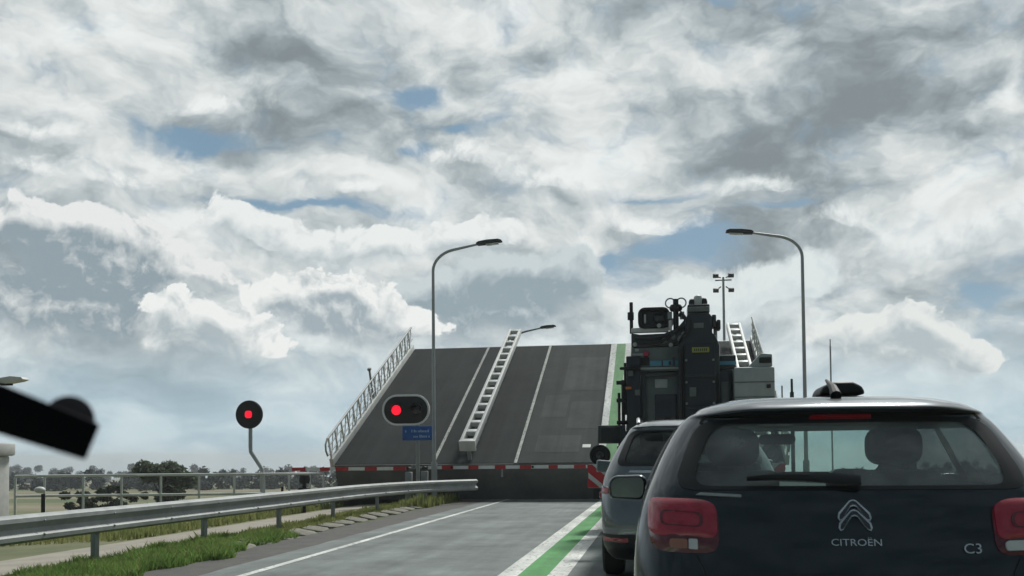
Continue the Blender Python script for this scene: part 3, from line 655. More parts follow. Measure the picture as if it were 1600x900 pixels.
for (zz, xa, xb) in ((2.0, -7.04, -6.34), (1.85, -6.80, -6.34)):      # illegible in the photo: rows of short strokes
    x = xa
    while x < xb:
        w_ = rs.choice((.022, .03, .036)); h_ = rs.choice((.05, .055, .075))
        mb.span(x, x + w_, 26.124, 26.1285, zz - .03, zz - .03 + h_); x += w_ + rs.choice((.01, .014, .04))
        if zz > 1.9 and -6.97 < x < -6.89: x = -6.86
mb.build('lettering', M['signtext'], sn, smooth=False)
rd = thing('round_signal', 'round black signal with a square red light on a cranked post by the fence', 'traffic signal', (-10.35, 25.3, -.3))
cx, cz, ry = -11.26, 2.50, 25.25
MB().lathe([(0, .05), (.38, .05), (.395, .02), (.395, -.02), (.375, -.045), (0, -.045)], (cx, ry, cz), 'Y', 36).build('backboard', M['dark'], rd)
MB().prism(stadium(.20, .20, .07, 5), (0, -.03, 0), (cx, ry - .047, cz)).build('red_lamp', M['lampred'], rd, bevel=.01)
MB().tube([(cx, ry + .08, 2.6), (cx, ry + .08, 1.60), (cx + .01, ry + .08, 1.46), (cx + .30, ry + .08, 1.04), (cx + .34, ry + .08, .95), (cx + .35, ry + .08, -.5)], .055, 12).build('post', M['pole'], rd)
# ------------------------------------------------------------------ street lamps
def lamp(loc, H, reach, label, headlen=.66, group='tall street lamps by the bridge'):
    x, y, z = loc
    t = thing('street_lamp', label, 'street lamp', loc, group)
    MB().tube([(x, y, z), (x, y, z + 1.2)], .085, 12).build('base', M['pole'], t)
    pts = [(x, y, z + 1.2), (x, y, z + H - .55)]
    for k in range(1, 9):
        a = math.pi / 2 * k / 8 * .85
        pts.append((x + .75 * (1 - math.cos(a)), y, z + H - .55 + .60 * math.sin(a)))
    ex, ez = pts[-1][0], pts[-1][2]
    pts.append((x + reach - headlen, y, ez + .14))
    MB().tube(pts, [.055] + [.042] * (len(pts) - 2) + [.03], 12).build('pole', M['pole'], t)
    hx = x + reach - headlen; hz = ez + .14
    tilt = Matrix.Rotation(R(-5), 3, 'Y')
    prof2 = [(-.08, .02), (.0, .06), (.25, .075), (headlen - .1, .06), (headlen, .02), (headlen, -.02), (.2, -.04), (-.06, -.03)]
    h = MB(); h.prism(prof2, (0, .26, 0), (0, -.13, 0)); h.v = [tuple(Vector((hx, y, hz)) + tilt @ Vector(p)) for p in h.v]
    h.build('lamp_head', M['darksteel'], t, bevel=.03)
    g = MB().box((0, 0, 0), (headlen - .3, .2, .03)); g.v = [tuple(Vector((hx, y, hz)) + tilt @ (Vector(p) + Vector((headlen / 2 + .05, 0, -.055)))) for p in g.v]
    g.build('lens', M['lenswhite'], t, bevel=.01)
    return t
lp = lamp((-6.31, 26.55, -.08), 7.2, 2.0, 'tall grey street lamp with curved arm left of the bridge leaf')
lp2 = dup(lp, (3.86, 26.5, -.1), math.pi, 'tall grey street lamp right of the truck with its arm reaching left')
lp3 = dup(lp, (-6.6, 43.5, -.95), 0, 'far street lamp whose head shows just above the raised leaf', scale=(1, 1, 1.1))
sl = thing('street_lamp', 'short lamp with a white head at the left edge of the view', 'street lamp', (-15.75, 20, -.5))
MB().tube([(-15.75, 20, -.6), (-15.75, 20, 2.85), (-15.6, 20, 3.0), (-15.0, 20, 3.08)], .045, 10).build('pole', M['pole'], sl)
h = MB().prism([(-.05, 0), (.05, .09), (.35, .13), (.62, .1), (.68, .04), (.55, .0), (.2, -.05)], (0, .26, 0), (-14.98, 19.87, 3.08)); h.build('lamp_head', M['twhite'], sl, bevel=.03)
MB().span(-14.95, -14.7, 19.92, 20.08, 3.0, 3.05).build('lens', M['dark'], sl, bevel=.01)
ms = thing('floodlight_mast', 'slim mast carrying four small floodlights beyond the bridge', 'mast', (4.02, 60, -1.5))
MB().tube([(4.02, 60, -1.6), (4.02, 60, 12.2)], [.12, .07], 12).build('pole', M['pole'], ms)
MB().span(3.52, 4.52, 59.96, 60.04, 11.98, 12.05).build('crossbar', M['pole'], ms)
for dx in (-.46, .46):
    for dz in (.28, -.62):
        f = MB(); f.box((4.02 + dx, 59.9, 12.0 + dz), (.34, .24, .24), Matrix.Rotation(R(20), 3, 'X')); f.tube([(4.02 + dx * .3, 60, 12.0 + dz * .6), (4.02 + dx, 60, 12.0 + dz)], .04, 6); f.build('floodlight', M['darksteel'], ms, bevel=.04)
for (x, y, z1, r_, nm, lab) in ((10.27, 60, 8.2, .05, 'aerial_pole', 'thin whip aerial rising behind the right lamp post'), (3.99, 30, 3.55, .06, 'marker_post', 'stubby dark post beside the right lamp post'), (3.70, 30, 3.35, .04, 'marker_post', 'slim pale post at the right end of the bridge railing')):
    t = thing(nm, lab, 'pole', (x, y, gz(x, y)))
    MB().tube([(x, y, gz(x, y) - .1), (x, y, z1 - .4)], r_, 8).build('shaft', M['dark'] if 'dark' in lab else M['pole'], t)
    MB().tube([(x, y, z1 - .4), (x, y, z1)], r_ * .6, 8).build('tip', M['dark'] if 'whip' in lab or 'dark' in lab else M['pole'], t)

# ------------------------------------------------------------------ fence, pillar
fn = thing('railing_fence', 'faded white two rail fence running across the bank', 'fence', (-13, 24, -.9))
fp = smoothpath([(-16.9, 23.2), (-15.2, 23.6), (-13.2, 24.0), (-11.4, 24.6), (-10.2, 25.5), (-9.6, 26.6)], 8)
for z in (.86, .33):
    MB().tube([(p.x, p.y, z - .012 * max(0, p.y - 24)) for p in fp], .035, 8).build('rail', M['fence'], fn)
for i in range(0, len(fp), 4):
    p = fp[i]; MB().tube([(p.x, p.y, gz(p.x, p.y) - .1), (p.x, p.y, .84)], .032, 8).build('post', M['fence'], fn)
mt = thing('marker_post', 'short dark post with a white cap in front of the fence end', 'post', (-15.6, 22.5, -.8))
MB().tube([(-15.6, 22.5, gz(-15.6, 22.5) - .1), (-15.6, 22.5, .42)], .05, 8).build('shaft', M['dark'], mt)
MB().ball((-15.68, 22.48, .52), .12, 12, 8, (1.2, 1, .7)).build('cap', M['whitesteel'], mt)
pi_ = thing('gate_pillar', 'weathered white pillar with a wider cap at the left edge', 'pillar', (-12.85, 17, -.7))
MB().span(-13.38, -12.72, 16.7, 17.3, -1.0, 1.36).build('shaft', M['pillarm'], pi_, bevel=.03)
MB().span(-13.46, -12.64, 16.62, 17.38, 1.362, 1.62).build('cap', M['pillarm'], pi_, bevel=.05)

# ------------------------------------------------------------------ cars: a body skin given by its outline at every height
def pchip(x, y):
    x = np.asarray(x, float); y = np.asarray(y, float); h = np.diff(x); d = np.diff(y) / h; m = np.zeros_like(y)
    for i in range(1, len(x) - 1):
        if d[i - 1] * d[i] > 0:
            w1 = 2 * h[i] + h[i - 1]; w2 = h[i] + 2 * h[i - 1]; m[i] = (w1 + w2) / (w1 / d[i - 1] + w2 / d[i])
    m[0], m[-1] = d[0], d[-1]
    def f(q):
        i = min(max(int(np.searchsorted(x, q)) - 1, 0), len(h) - 1); t = (q - x[i]) / h[i]
        return ((2 * t**3 - 3 * t**2 + 1) * y[i] + (t**3 - 2 * t**2 + t) * h[i] * m[i] + (-2 * t**3 + 3 * t**2) * y[i + 1] + (t**3 - t**2) * h[i] * m[i + 1])
    return f
class CarSkin:
    # rows: z, half width, y of the tail, y of the nose, rear corner radius, nose corner radius, rear camber, nose camber
    def __init__(s, rows, loc):
        s.rows = np.array(rows, float); s.loc = Vector(loc); t = np.arange(len(rows), dtype=float)
        s.T = len(rows) - 1; s.fn = [pchip(t, s.rows[:, k]) for k in range(s.rows.shape[1])]
        s.tt = np.linspace(0, s.T, 400); s.zz = np.array([s.fn[0](q) for q in s.tt]); s.cache = {}
    def outline(s, t):
        w, yr, yf, rr, rf, cr, cf = [f(t) for f in s.fn[1:]]
        rr = min(rr, w * .95); rf = min(rf, w * .95)
        out = []
        xa = w - rr
        for k in range(13): x = xa * k / 13; out.append((x, yr + cr * (x / w) ** 2))
        ya = yr + cr * (xa / w) ** 2 + rr
        for k in range(11): a = math.pi / 2 * k / 10; out.append((xa + rr * math.sin(a), ya - rr * math.cos(a)))
        xb = w - rf; yb = yf - cf * (xb / w) ** 2 - rf
        for k in range(1, 30): out.append((w, ya + (yb - ya) * k / 30))
        for k in range(9): a = math.pi / 2 * k / 8; out.append((xb + rf * math.cos(a), yb + rf * math.sin(a)))
        for k in range(1, 11): x = xb * (1 - k / 10); out.append((x, yf - cf * (x / w) ** 2))
        o = np.array(out); L_ = s.rows[:, 3].max()
        o[:, 0] *= 1 - .07 * np.abs((o[:, 1] - L_ * .45) / (L_ * .55)) ** 3
        return o
    def mesh(s, nl, t0=0.0, t1=None, holes=()):
        t1 = s.T if t1 is None else t1
        ts = np.linspace(t0, t1, nl); V = []; F = []
        for t in ts:
            o = s.outline(t); z = s.fn[0](t); n = len(o)
            full = [(x, y) for x, y in o] + [(-x, y) for x, y in o[-2:0:-1]]
            V += [(x, y, z) for x, y in full]
        m = len(full)
        for i in range(nl - 1):
            for k in range(m): F.append((i * m + k, i * m + (k + 1) % m, (i + 1) * m + (k + 1) % m, (i + 1) * m + k))
        b = (nl - 1) * m
        for base, fl in ((b, False), (0, True)):
            if base == 0 and t0 > 0: pass
            for k in range(n - 1):
                q = [base + k, base + k + 1, base + (m - k - 1) % m, base + (m - k) % m]
                q = [i for j, i in enumerate(q) if i not in q[:j]]
                if len(q) > 2: F.append(tuple(q))
        return V, F
    def dense(s, z):
        k = round(z, 3)
        if k not in s.cache:
            o = s.outline(float(np.interp(z, s.zz, s.tt))); L_ = np.concatenate([[0], np.cumsum(np.hypot(*np.diff(o, axis=0).T))]); s.cache[k] = (o, L_)
        return s.cache[k]
    def P(s, a, z):                     # a = signed arc length round the outline from the middle of the tail
        o, L_ = s.dense(z); q = min(abs(a), L_[-1])
        return Vector((math.copysign(np.interp(q, L_, o[:, 0]), a), np.interp(q, L_, o[:, 1]), z))
    def arc_at_y(s, y, z):              # arc length where the flank passes the given y
        o, L_ = s.dense(z); k = int(np.argmax(o[:, 0])); i = min(range(20, 60), key=lambda j: abs(o[j, 1] - y)); return L_[i]
    def N(s, a, z):
        e = .006; u = s.P(a + e, z) - s.P(a - e, z); v = s.P(a, z + e) - s.P(a, z - e); n = u.cross(v)
        return n.normalized() if n.length > 1e-9 else Vector((0, -1, 0))
    def pt(s, a, z, off=0.0): return s.P(a, z) + s.N(a, z) * off + s.loc
    def arc_x(s, x, z):                 # arc length at which |x| is reached on the tail
        o, L_ = s.dense(z); k = int(np.argmax(o[:, 0])); return math.copysign(np.interp(abs(x), o[:k, 0], L_[:k]), x)
    def patch(s, poly, r0, r1, off, dome=0.0, rings=5, mb=None, thick=0.0):
        """star-shaped outline (list of (a, z)) filled between ring scales r0..r1, lifted off the skin"""
        mb = mb or MB(); n = len(poly); ca_ = sum(p[0] for p in poly) / n; cz_ = sum(p[1] for p in poly) / n
        vs = []; fs = []
        for i in range(rings + 1):
            r = r0 + (r1 - r0) * i / rings
            for (a, z) in poly:
                q = off + dome * (1 - min(1, r) ** 4)
                vs.append(s.pt(ca_ + (a - ca_) * r, cz_ + (z - cz_) * r, q))
        for i in range(rings):
            for k in range(n): fs.append((i * n + k, i * n + (k + 1) % n, (i + 1) * n + (k + 1) % n, (i + 1) * n + k))
        if r0 == 0: pass
        if thick:
            b = len(vs)
            for (a, z) in poly: vs.append(s.pt(ca_ + (a - ca_) * r1 * 1.01, cz_ + (z - cz_) * r1 * 1.01, off - thick))
            for k in range(n): fs.append((rings * n + k, rings * n + (k + 1) % n, b + (k + 1) % n, b + k))
        return mb.add(vs, fs)
    def shell(s, name, m, parent, nl, holes=(), t0=0.0, t1=None, angle=40):
        V, F = s.mesh(nl, t0, t1)
        keep = []
        def inside(p, h):
            zone, poly, sc = h
            if not zone(p): return False
            n = len(poly); cx = sum(q[0] for q in poly) / n; cz = sum(q[1] for q in poly) / n
            x = (p[0] - cx) / sc + cx; z = (p[2] - cz) / sc + cz; c = False; j = n - 1
            for i in range(n):
                if (poly[i][1] > z) != (poly[j][1] > z) and x < (poly[j][0] - poly[i][0]) * (z - poly[i][1]) / (poly[j][1] - poly[i][1]) + poly[i][0]: c = not c
                j = i
            return c
        for f in F:
            c = [sum(V[i][k] for i in f) / len(f) for k in range(3)]
            if not any(inside(c, h) for h in holes): keep.append(f)
        return MB().add([(p[0] + s.loc.x, p[1] + s.loc.y, p[2] + s.loc.z) for p in V], keep).build(name, m, parent, angle=angle)
def rpoly(pts, r=.05, n=6):
    """round the corners of a polygon and add points along its sides"""
    out = []; k = len(pts)
    for i in range(k):
        a, b, c = Vector(pts[i - 1]), Vector(pts[i]), Vector(pts[(i + 1) % k])
        d1 = min(r, (a - b).length * .45); d2 = min(r, (c - b).length * .45)
        p = b + (a - b).normalized() * d1; q = b + (c - b).normalized() * d2
        prev = out[-1] if out else None
        if prev is not None:
            s0 = Vector(prev); m = max(1, int((p - s0).length / .05))
            for j in range(1, m): out.append(tuple(s0 + (p - s0) * j / m))
        for j in range(n + 1):
            t = j / n; out.append(tuple((1 - t) ** 2 * p + 2 * t * (1 - t) * b + t * t * q))
    s0 = Vector(out[-1]); p = Vector(out[0]); m = max(1, int((p - s0).length / .05))
    for j in range(1, m): out.append(tuple(s0 + (p - s0) * j / m))
    return out
def wheels(root, X, ys, hw, r, base=0.0, w=.2):
    for y in ys:
        for sgn in (-1, 1):
            x = X + sgn * (hw - w / 2 - .01)
            prof = [(r * .62, -w / 2), (r * .9, -w / 2), (r * .985, -w * .38), (r, -w * .2), (r, w * .2), (r * .985, w * .38), (r * .9, w / 2), (r * .62, w / 2)]
            wh = MB().lathe([(p[0], p[1] + x) for p in prof], (0, y, base + r), 'X', 32).build('wheel', M['rubber'], root)
            rim = MB().lathe([(0, x + sgn * w * .3), (r * .2, x + sgn * w * .34), (r * .5, x + sgn * w * .2), (r * .64, x + sgn * w * .42), (r * .64, x - sgn * w * .4), (0, x - sgn * w * .4)], (0, y, base + r), 'X', 32).build('rim', M['galvdull'], wh)
def seat(root, x, y, zb, head=True, m='seat'):
    mb = MB(); prof = [(-.12, 0), (.13, -.02), (.10, .3), (.055, .58), (-.03, .6), (-.07, .52), (-.02, .25)]
    mb.prism(prof, (.46, 0, 0), (x - .23, y, zb + .22), (0, -1, 0), (0, 0, 1)); mb.box((x, y + .28, zb + .22), (.48, .5, .16))
    s_ = mb.build('seat', M[m], root, bevel=.04, seg=3)
    if head:
        h = MB(); h.prism(stadium(.26, .19, .07, 5), (0, .09, 0), (x, y - .06, zb + .93)); h.tube([(x - .06, y - .01, zb + .7), (x - .06, y - .01, zb + .85)], .007, 6); h.tube([(x + .06, y - .01, zb + .7), (x + .06, y - .01, zb + .85)], .007, 6)
        h.build('headrest', M[m], s_, bevel=.03, seg=3)

# ------------------------------------------------------------------ black hatchback just ahead
CX, CYR = 0.742, 3.80
hb = thing('hatchback_car', 'shiny black hatchback right in front, with red tail lights and chevron badge', 'car', (CX, CYR + 2, 0))
rows = [(.17, .76, .14, 3.80, .22, .3, .06, .25), (.30, .845, .04, 3.93, .24, .35, .09, .28), (.55, .872, .0, 3.98, .25, .38, .11, .30), (.74, .874, .02, 3.97, .25, .38, .11, .30),
        (.90, .862, .055, 3.88, .23, .36, .10, .30), (1.02, .838, .10, 3.62, .20, .34, .09, .28), (1.07, .822, .125, 3.25, .19, .32, .085, .26), (1.12, .803, .155, 2.92, .18, .28, .08, .22),
        (1.25, .742, .245, 2.62, .17, .24, .08, .2), (1.36, .678, .325, 2.36, .17, .22, .08, .2), (1.405, .640, .345, 2.24, .18, .22, .08, .2), (1.425, .615, .30, 2.17, .22, .22, .08, .2),
        (1.438, .592, .285, 2.10, .26, .22, .085, .2), (1.455, .57, .305, 2.02, .28, .22, .09, .2), (1.470, .535, .350, 1.94, .28, .22, .09, .18), (1.485, .485, .415, 1.85, .26, .2, .085, .16), (1.498, .43, .50, 1.75, .24, .18, .08, .14), (1.508, .36, .66, 1.62, .2, .16, .06, .1), (1.516, .24, .95, 1.5, .14, .12, .05, .08)]
sk = CarSkin(rows, (CX, CYR, 0))
rear = [(-.665, 1.115), (.665, 1.115), (.56, 1.392), (-.56, 1.392)]
rearx = rpoly(rear, .09)
side_win = [(.62, 1.10), (2.45, 1.10), (1.92, 1.40), (.86, 1.38)]
front_win = rpoly([(-.70, 1.13), (.70, 1.13), (.58, 1.40), (-.58, 1.40)], .08)
yz = [(p[0], p[1]) for p in rpoly(side_win, .08)]
def zone_rear(p): return p[1] < .6 and abs(p[0]) < .72
def zone_front(p): return p[1] > 1.9 and abs(p[0]) < .76 and p[2] > 1.1
body = sk.shell('body', M['carpaint'], hb, 120, holes=[(zone_rear, rearx, 1.0), (zone_front, front_win, 1.0)])
# side windows: cut by (y, z)
def cut_side(o, s, poly):
    bm = bmesh.new(); bm.from_mesh(o.data); kill = []
    off = org(o)
    for f in bm.faces:
        c = f.calc_center_median() + off - s.loc
        if abs(f.normal.x) < .5: continue
        n = len(poly); ins = False; j = n - 1
        for i in range(n):
            if (poly[i][1] > c.z) != (poly[j][1] > c.z) and c.y < (poly[j][0] - poly[i][0]) * (c.z - poly[i][1]) / (poly[j][1] - poly[i][1]) + poly[i][0]: ins = not ins
            j = i
        if ins: kill.append(f)
    bmesh.ops.delete(bm, geom=kill, context='FACES'); bm.to_mesh(o.data); bm.free()
cut_side(body, sk, yz)
ap = [(sk.arc_x(x, z), z) for x, z in rearx]
rg = sk.patch(ap, 0, .985, -.006, rings=8).build('rear_window', M['glassrear'], hb)
sk.patch(ap, .93, 1.045, .003, rings=3, thick=.01).build('black_border', M['trim'], rg)
# wide black band and unlit high brake lamp under the roof spoiler
top = rpoly([(-.575, 1.385), (.575, 1.385), (.545, 1.421), (-.545, 1.421)], .015)
sk.patch([(sk.arc_x(x, z), z) for x, z in top], 0, 1, .004, rings=3, thick=.012).build('spoiler_underside', M['trim'], rg)
bl = rpoly([(-.125, 1.396), (.125, 1.396), (.12, 1.418), (-.12, 1.418)], .008)
sk.patch([(sk.arc_x(x, z), z) for x, z in bl], 0, 1, .010, rings=2, thick=.01).build('high_brake_lamp', M['brake3'], hb)
bigl = 4.6
def front_arc(x, z):
    o, L_ = sk.dense(z); k = 50; return math.copysign(L_[-1] - np.interp(abs(x), o[::-1, 0][:26], (L_[-1] - L_[::-1])[:26]), x) if abs(x) > 1e-6 else L_[-1]
# the windscreen spans the nose side, so lay it in (x, z) directly
def screen(s, poly, r0, r1, off, rings):
    mb = MB(); n = len(poly); cx_ = sum(p[0] for p in poly) / n; cz_ = sum(p[1] for p in poly) / n; vs = []; fs = []
    for i in range(rings + 1):
        r = r0 + (r1 - r0) * i / rings
        for (x, z) in poly:
            x_, z_ = cx_ + (x - cx_) * r, cz_ + (z - cz_) * r; o, L_ = s.dense(z_); k = int(np.argmax(o[:, 1] > o[:, 1].max() - .5)); oo = o[30:][::-1]
            vs.append((s.loc.x + x_, s.loc.y + np.interp(abs(x_), oo[:, 0], oo[:, 1]) + off, s.loc.z + z_))
    for i in range(rings):
        for k in range(n): fs.append((i * n + k, i * n + (k + 1) % n, (i + 1) * n + (k + 1) % n, (i + 1) * n + k))
    return mb.add(vs, fs)
ws = screen(sk, front_win, 0, .99, -.004, 8).build('windscreen', M['glassclear'], hb)
screen(sk, front_win, .95, 1.05, .004, 2).build('black_border', M['trim'], ws)
def side_patch(s, poly, sgn, r0, r1, off, rings, thick=0):
    ar = [(sgn * s.arc_at_y(y, z), z) for y, z in poly]
    mb = MB(); n = len(poly); cy = sum(p[0] for p in poly) / n; cz_ = sum(p[1] for p in poly) / n; vs = []; fs = []
    for i in range(rings + 1):
        r = r0 + (r1 - r0) * i / rings
        for (y, z) in poly:
            y_, z_ = cy + (y - cy) * r, cz_ + (z - cz_) * r; o, L_ = s.dense(z_); x = np.interp(y_, o[14:60, 1], o[14:60, 0])
            vs.append((s.loc.x + sgn * (x + off), s.loc.y + y_, s.loc.z + z_))
    for i in range(rings):
        for k in range(n): fs.append((i * n + k, i * n + (k + 1) % n, (i + 1) * n + (k + 1) % n, (i + 1) * n + k))
    return mb.add(vs, fs)
for sgn in (-1, 1):
    g = side_patch(sk, yz, sgn, 0, .99, -.004, 6).build('side_window', M['glassdark'], hb)
    side_patch(sk, yz, sgn, .93, 1.05, .004, 2).build('window_frame', M['trim'], g)
    side_patch(sk, [(1.38, 1.1), (1.50, 1.1), (1.45, 1.39), (1.35, 1.39)], sgn, 0, 1, .005, 2).build('door_pillar', M['trim'], g)
# tail lights
def tail_light(sgn):
    o, L_ = sk.dense(.97); a0 = sk.arc_x(.512, .97)
    ol = []
    for k in range(48):
        t = 2 * math.pi * k / 48; c, q = math.cos(t), math.sin(t); e = 2 / 4.2
        ol.append((sgn * (a0 + .150 + .150 * math.copysign(abs(c) ** e, c)), .968 + .105 * math.copysign(abs(q) ** e, q) + .012 * c))
    tl = sk.patch(ol, 0, 1, .006, dome=.016, rings=8, thick=.02).build('tail_light', M['lensdark'], hb)
    up = []
    for k in range(48):
        t = 2 * math.pi * k / 48; c, q = math.cos(t), math.sin(t); e = 2 / 5
        up.append((sgn * (a0 + .150 + .144 * math.copysign(abs(c) ** e, c)), .995 + .074 * math.copysign(abs(q) ** e, q) + .012 * c))
    sk.patch(up, 0, 1, .019, dome=.012, rings=8, thick=.012).build('red_lens', M['lensred'], tl)
    rr_ = rpoly([(a0 + .06, .955), (a0 + .225, .965), (a0 + .225, 1.022), (a0 + .06, 1.012)], .03)
    sk.patch([(sgn * a, z) for a, z in rr_], .86, 1, .0325, rings=2).build('light_guide', M['lensdark'], tl)
    m1 = rpoly([(a0 + .10, .880), (a0 + .205, .884), (a0 + .205, .912), (a0 + .10, .910)], .01); m2 = rpoly([(a0 + .045, .879), (a0 + .095, .880), (a0 + .095, .911), (a0 + .045, .910)], .01)
    if sgn > 0: m2 = rpoly([(a0 + .03, .876), (a0 + .16, .880), (a0 + .16, .915), (a0 + .03, .912)], .016); m1 = rpoly([(a0 + .17, .88), (a0 + .25, .885), (a0 + .25, .913), (a0 + .17, .913)], .01)
    else: m2 = rpoly([(a0 + .083, .874), (a0 + .12, .875), (a0 + .12, .914), (a0 + .083, .913)], .006); m1 = rpoly([(a0 + .125, .876), (a0 + .19, .880), (a0 + .19, .914), (a0 + .125, .913)], .012); 
    sk.patch([(sgn * a, z) for a, z in m1], 0, 1, .026, rings=2, thick=.008).build('amber_lens', M['lensamber'], tl)
    sk.patch([(sgn * a, z) for a, z in m2], 0, 1, .026, rings=2, thick=.008).build('clear_lens', M['lenswhite'], tl)
tail_light(-1); tail_light(1)
# tailgate seams and bumper line
def seam(s, pts, r, root, m='dark', name='panel_gap', off=.0):
    return MB().tube([s.pt(s.arc_x(x, z), z, off) for x, z in pts], r, 6).build(name, M[m], root)
def lerp_pts(P, n=8):
    out = []
    for a, b in zip(P[:-1], P[1:]):
        for k in range(n): out.append((a[0] + (b[0] - a[0]) * k / n, a[1] + (b[1] - a[1]) * k / n))
    return out + [P[-1]]
for sgn in (-1, 1):
    seam(sk, lerp_pts([(sgn * .60, .848), (sgn * .575, .80), (sgn * .565, .70), (sgn * .52, .60)]), .004, hb)
seam(sk, lerp_pts([(-.52, .60), (.52, .60)], 16), .004, hb)
# wiper, painted reflection strip, aerial
wp = []
N_ = 18
mb = MB(); vs = []; fs = []
for k in range(N_ + 1):
    t = k / N_; x = -.395 + .43 * t; zc = 1.140 + .012 * math.sin(math.pi * t) - .010 * t
    hh = .004 + .021 * (t ** .8) * (1 - .25 * t ** 6); 
    for q in range(8):
        a = 2 * math.pi * q / 8
        vs.append(sk.pt(sk.arc_x(x, zc + hh * math.sin(a)), zc + hh * math.sin(a), .028 + .016 * math.cos(a)))
for k in range(N_):
    for q in range(8): fs.append((k * 8 + q, k * 8 + (q + 1) % 8, (k + 1) * 8 + (q + 1) % 8, (k + 1) * 8 + q))
fs += [tuple(range(8)), tuple(N_ * 8 + q for q in range(8))]
mb.add(vs, fs).build('wiper', M['trim'], hb)
sk.patch(rpoly([(sk.arc_x(-.60, 1.087), 1.088), (sk.arc_x(-.42, 1.087), 1.080), (sk.arc_x(-.42, 1.09), 1.090), (sk.arc_x(-.58, 1.098), 1.098)], .004), 0, 1, .006, rings=2, thick=.006).build('reflection_strip', M['galv'], hb)  # pale strip standing in for the bright reflection left of the wiper
an = MB(); ax, ay = CX + .02, CYR + .50
an.prism([(-.105, -.01), (.105, -.01), (.092, .028), (.05, .05), (-.045, .05), (-.088, .03)], (0, .26, 0), (ax + .085, ay + .35, 1.538))
rb = an.build('roof_aerial', M['dark'], hb, bevel=.016, seg=3)
MB().tube([(ax - .015, ay - .05, 1.500), (ax - .015, ay + .01, 1.536), (ax - .012, ay + .2, 1.585)], [.024, .018, .006], 10).build('aerial_rod', M['dark'], rb)
# chevron badge, maker's lettering, model badge
em = MB()
def on_tail(mb0, x0, z0, off):
    """wrap flat (x, 0, z) solids on to the tailgate; y is height off the skin"""
    out = []
    for p in mb0.v: out.append(tuple(sk.pt(sk.arc_x(x0 + p[0], z0 + p[2]), z0 + p[2], off - p[1])))
    mb0.v = out; mb0.items = []; return mb0
def chevron(zb):
    w, d, th = .063, .055, .015
    pts_o = []; 
    top = [(-w, zb), (-w + .004, zb + .018), (-.012, zb + d + .010), (0, zb + d + .013), (.012, zb + d + .010), (w - .004, zb + .018), (w, zb)]
    bot = [(w - .006, zb - .012), (w - .016, zb - .008), (.012, zb + d - th + .0), (0, zb + d - th + .004), (-.012, zb + d - th), (-w + .016, zb - .008), (-w + .006, zb - .012)]
    return top + bot
for zb in (.010, -.027):
    c = MB(); 
    P_ = chevron(zb); n = len(P_)
    c.ring(P_, [((p[0]) * .90, p[1] * 1.0 + (-.005 if k < 7 else .005)) for k, p in enumerate(P_)], (0, -.008, 0)); on_tail(c, 0, .990, .004); cb_ = c.build('chevron_badge', M['chrome'], hb, smooth=False)
    c = MB().prism(P_, (0, -.003, 0)); on_tail(c, 0, .990, .004); c.build('badge_shading', M['badgefill'], cb_, smooth=False)
def badge(name, s, size, x0, z0, sxx):
    c = MB(); text_mb(c, s, size, (0, 0, 0), (1, 0, 0), (0, 0, 1), .006, sx=sxx); on_tail(c, x0, z0, .006); c.build(name, M['chrome'], hb, smooth=False)
badge('maker_lettering', 'CITRO\u00cbN', .036, 0.0, .908, 1.24)
badge('model_badge', 'C3', .052, .425, .885, 1.15)
# plate recess, plate and bumper below the frame edge
sk.patch(rpoly([(-.28, .66), (.28, .66), (.27, .79), (-.27, .79)], .03), 0, 1, .004, rings=2).build('plate_recess', M['trim'], hb)
sk.patch(rpoly([(-.255, .672), (.255, .672), (.255, .772), (-.255, .772)], .01), 0, 1, .012, rings=2, thick=.006).build('number_plate', mat('plate_yellow', (.7, .5, .02), .5), hb)
sk.patch([(sk.arc_x(x, z), z) for x, z in rpoly([(-.70, .22), (.70, .22), (.74, .40), (-.74, .40)], .06)], 0, 1, .005, rings=4).build('bumper_insert', M['trim'], hb)
for sgn in (-1, 1):
    for y in (.72, 3.16):
        ar = [(y + .36 * math.cos(R(k)), .30 + .36 * math.sin(R(k))) for k in range(-20, 201, 10)]
        side_patch(sk, [(q, max(.18, z)) for q, z in ar], sgn, 0, 1, .006, 3).build('wheel_arch', M['trim'], hb)
wheels(hb, CX, (CYR + .72, CYR + 3.16), .885, .31)
# door mirrors
for sgn in (-1, 1):
    mx, my, mz = CX + sgn * .945, CYR + 2.32, 1.055
    m0 = MB(); m0.prism(rpoly([(-.115, -.075), (.085, -.085), (.115, -.05), (.12, .05), (.09, .078), (-.09, .072), (-.125, .03)], .03), (0, .15, 0), (mx, my, mz))
    h = m0.build('door_mirror', M['carpaint'], hb, bevel=.03, seg=3)
    MB().prism(rpoly([(-.098, -.060), (.075, -.068), (.098, -.04), (.102, .04), (.075, .062), (-.075, .057), (-.105, .025)], .025), (0, .004, 0), (mx, my - .006, mz)).build('mirror_glass', M['mirror'], h)
    MB().box((mx - sgn * .12, my + .07, mz - .055), (.12, .07, .05)).build('mirror_arm', M['trim'], h, bevel=.015)
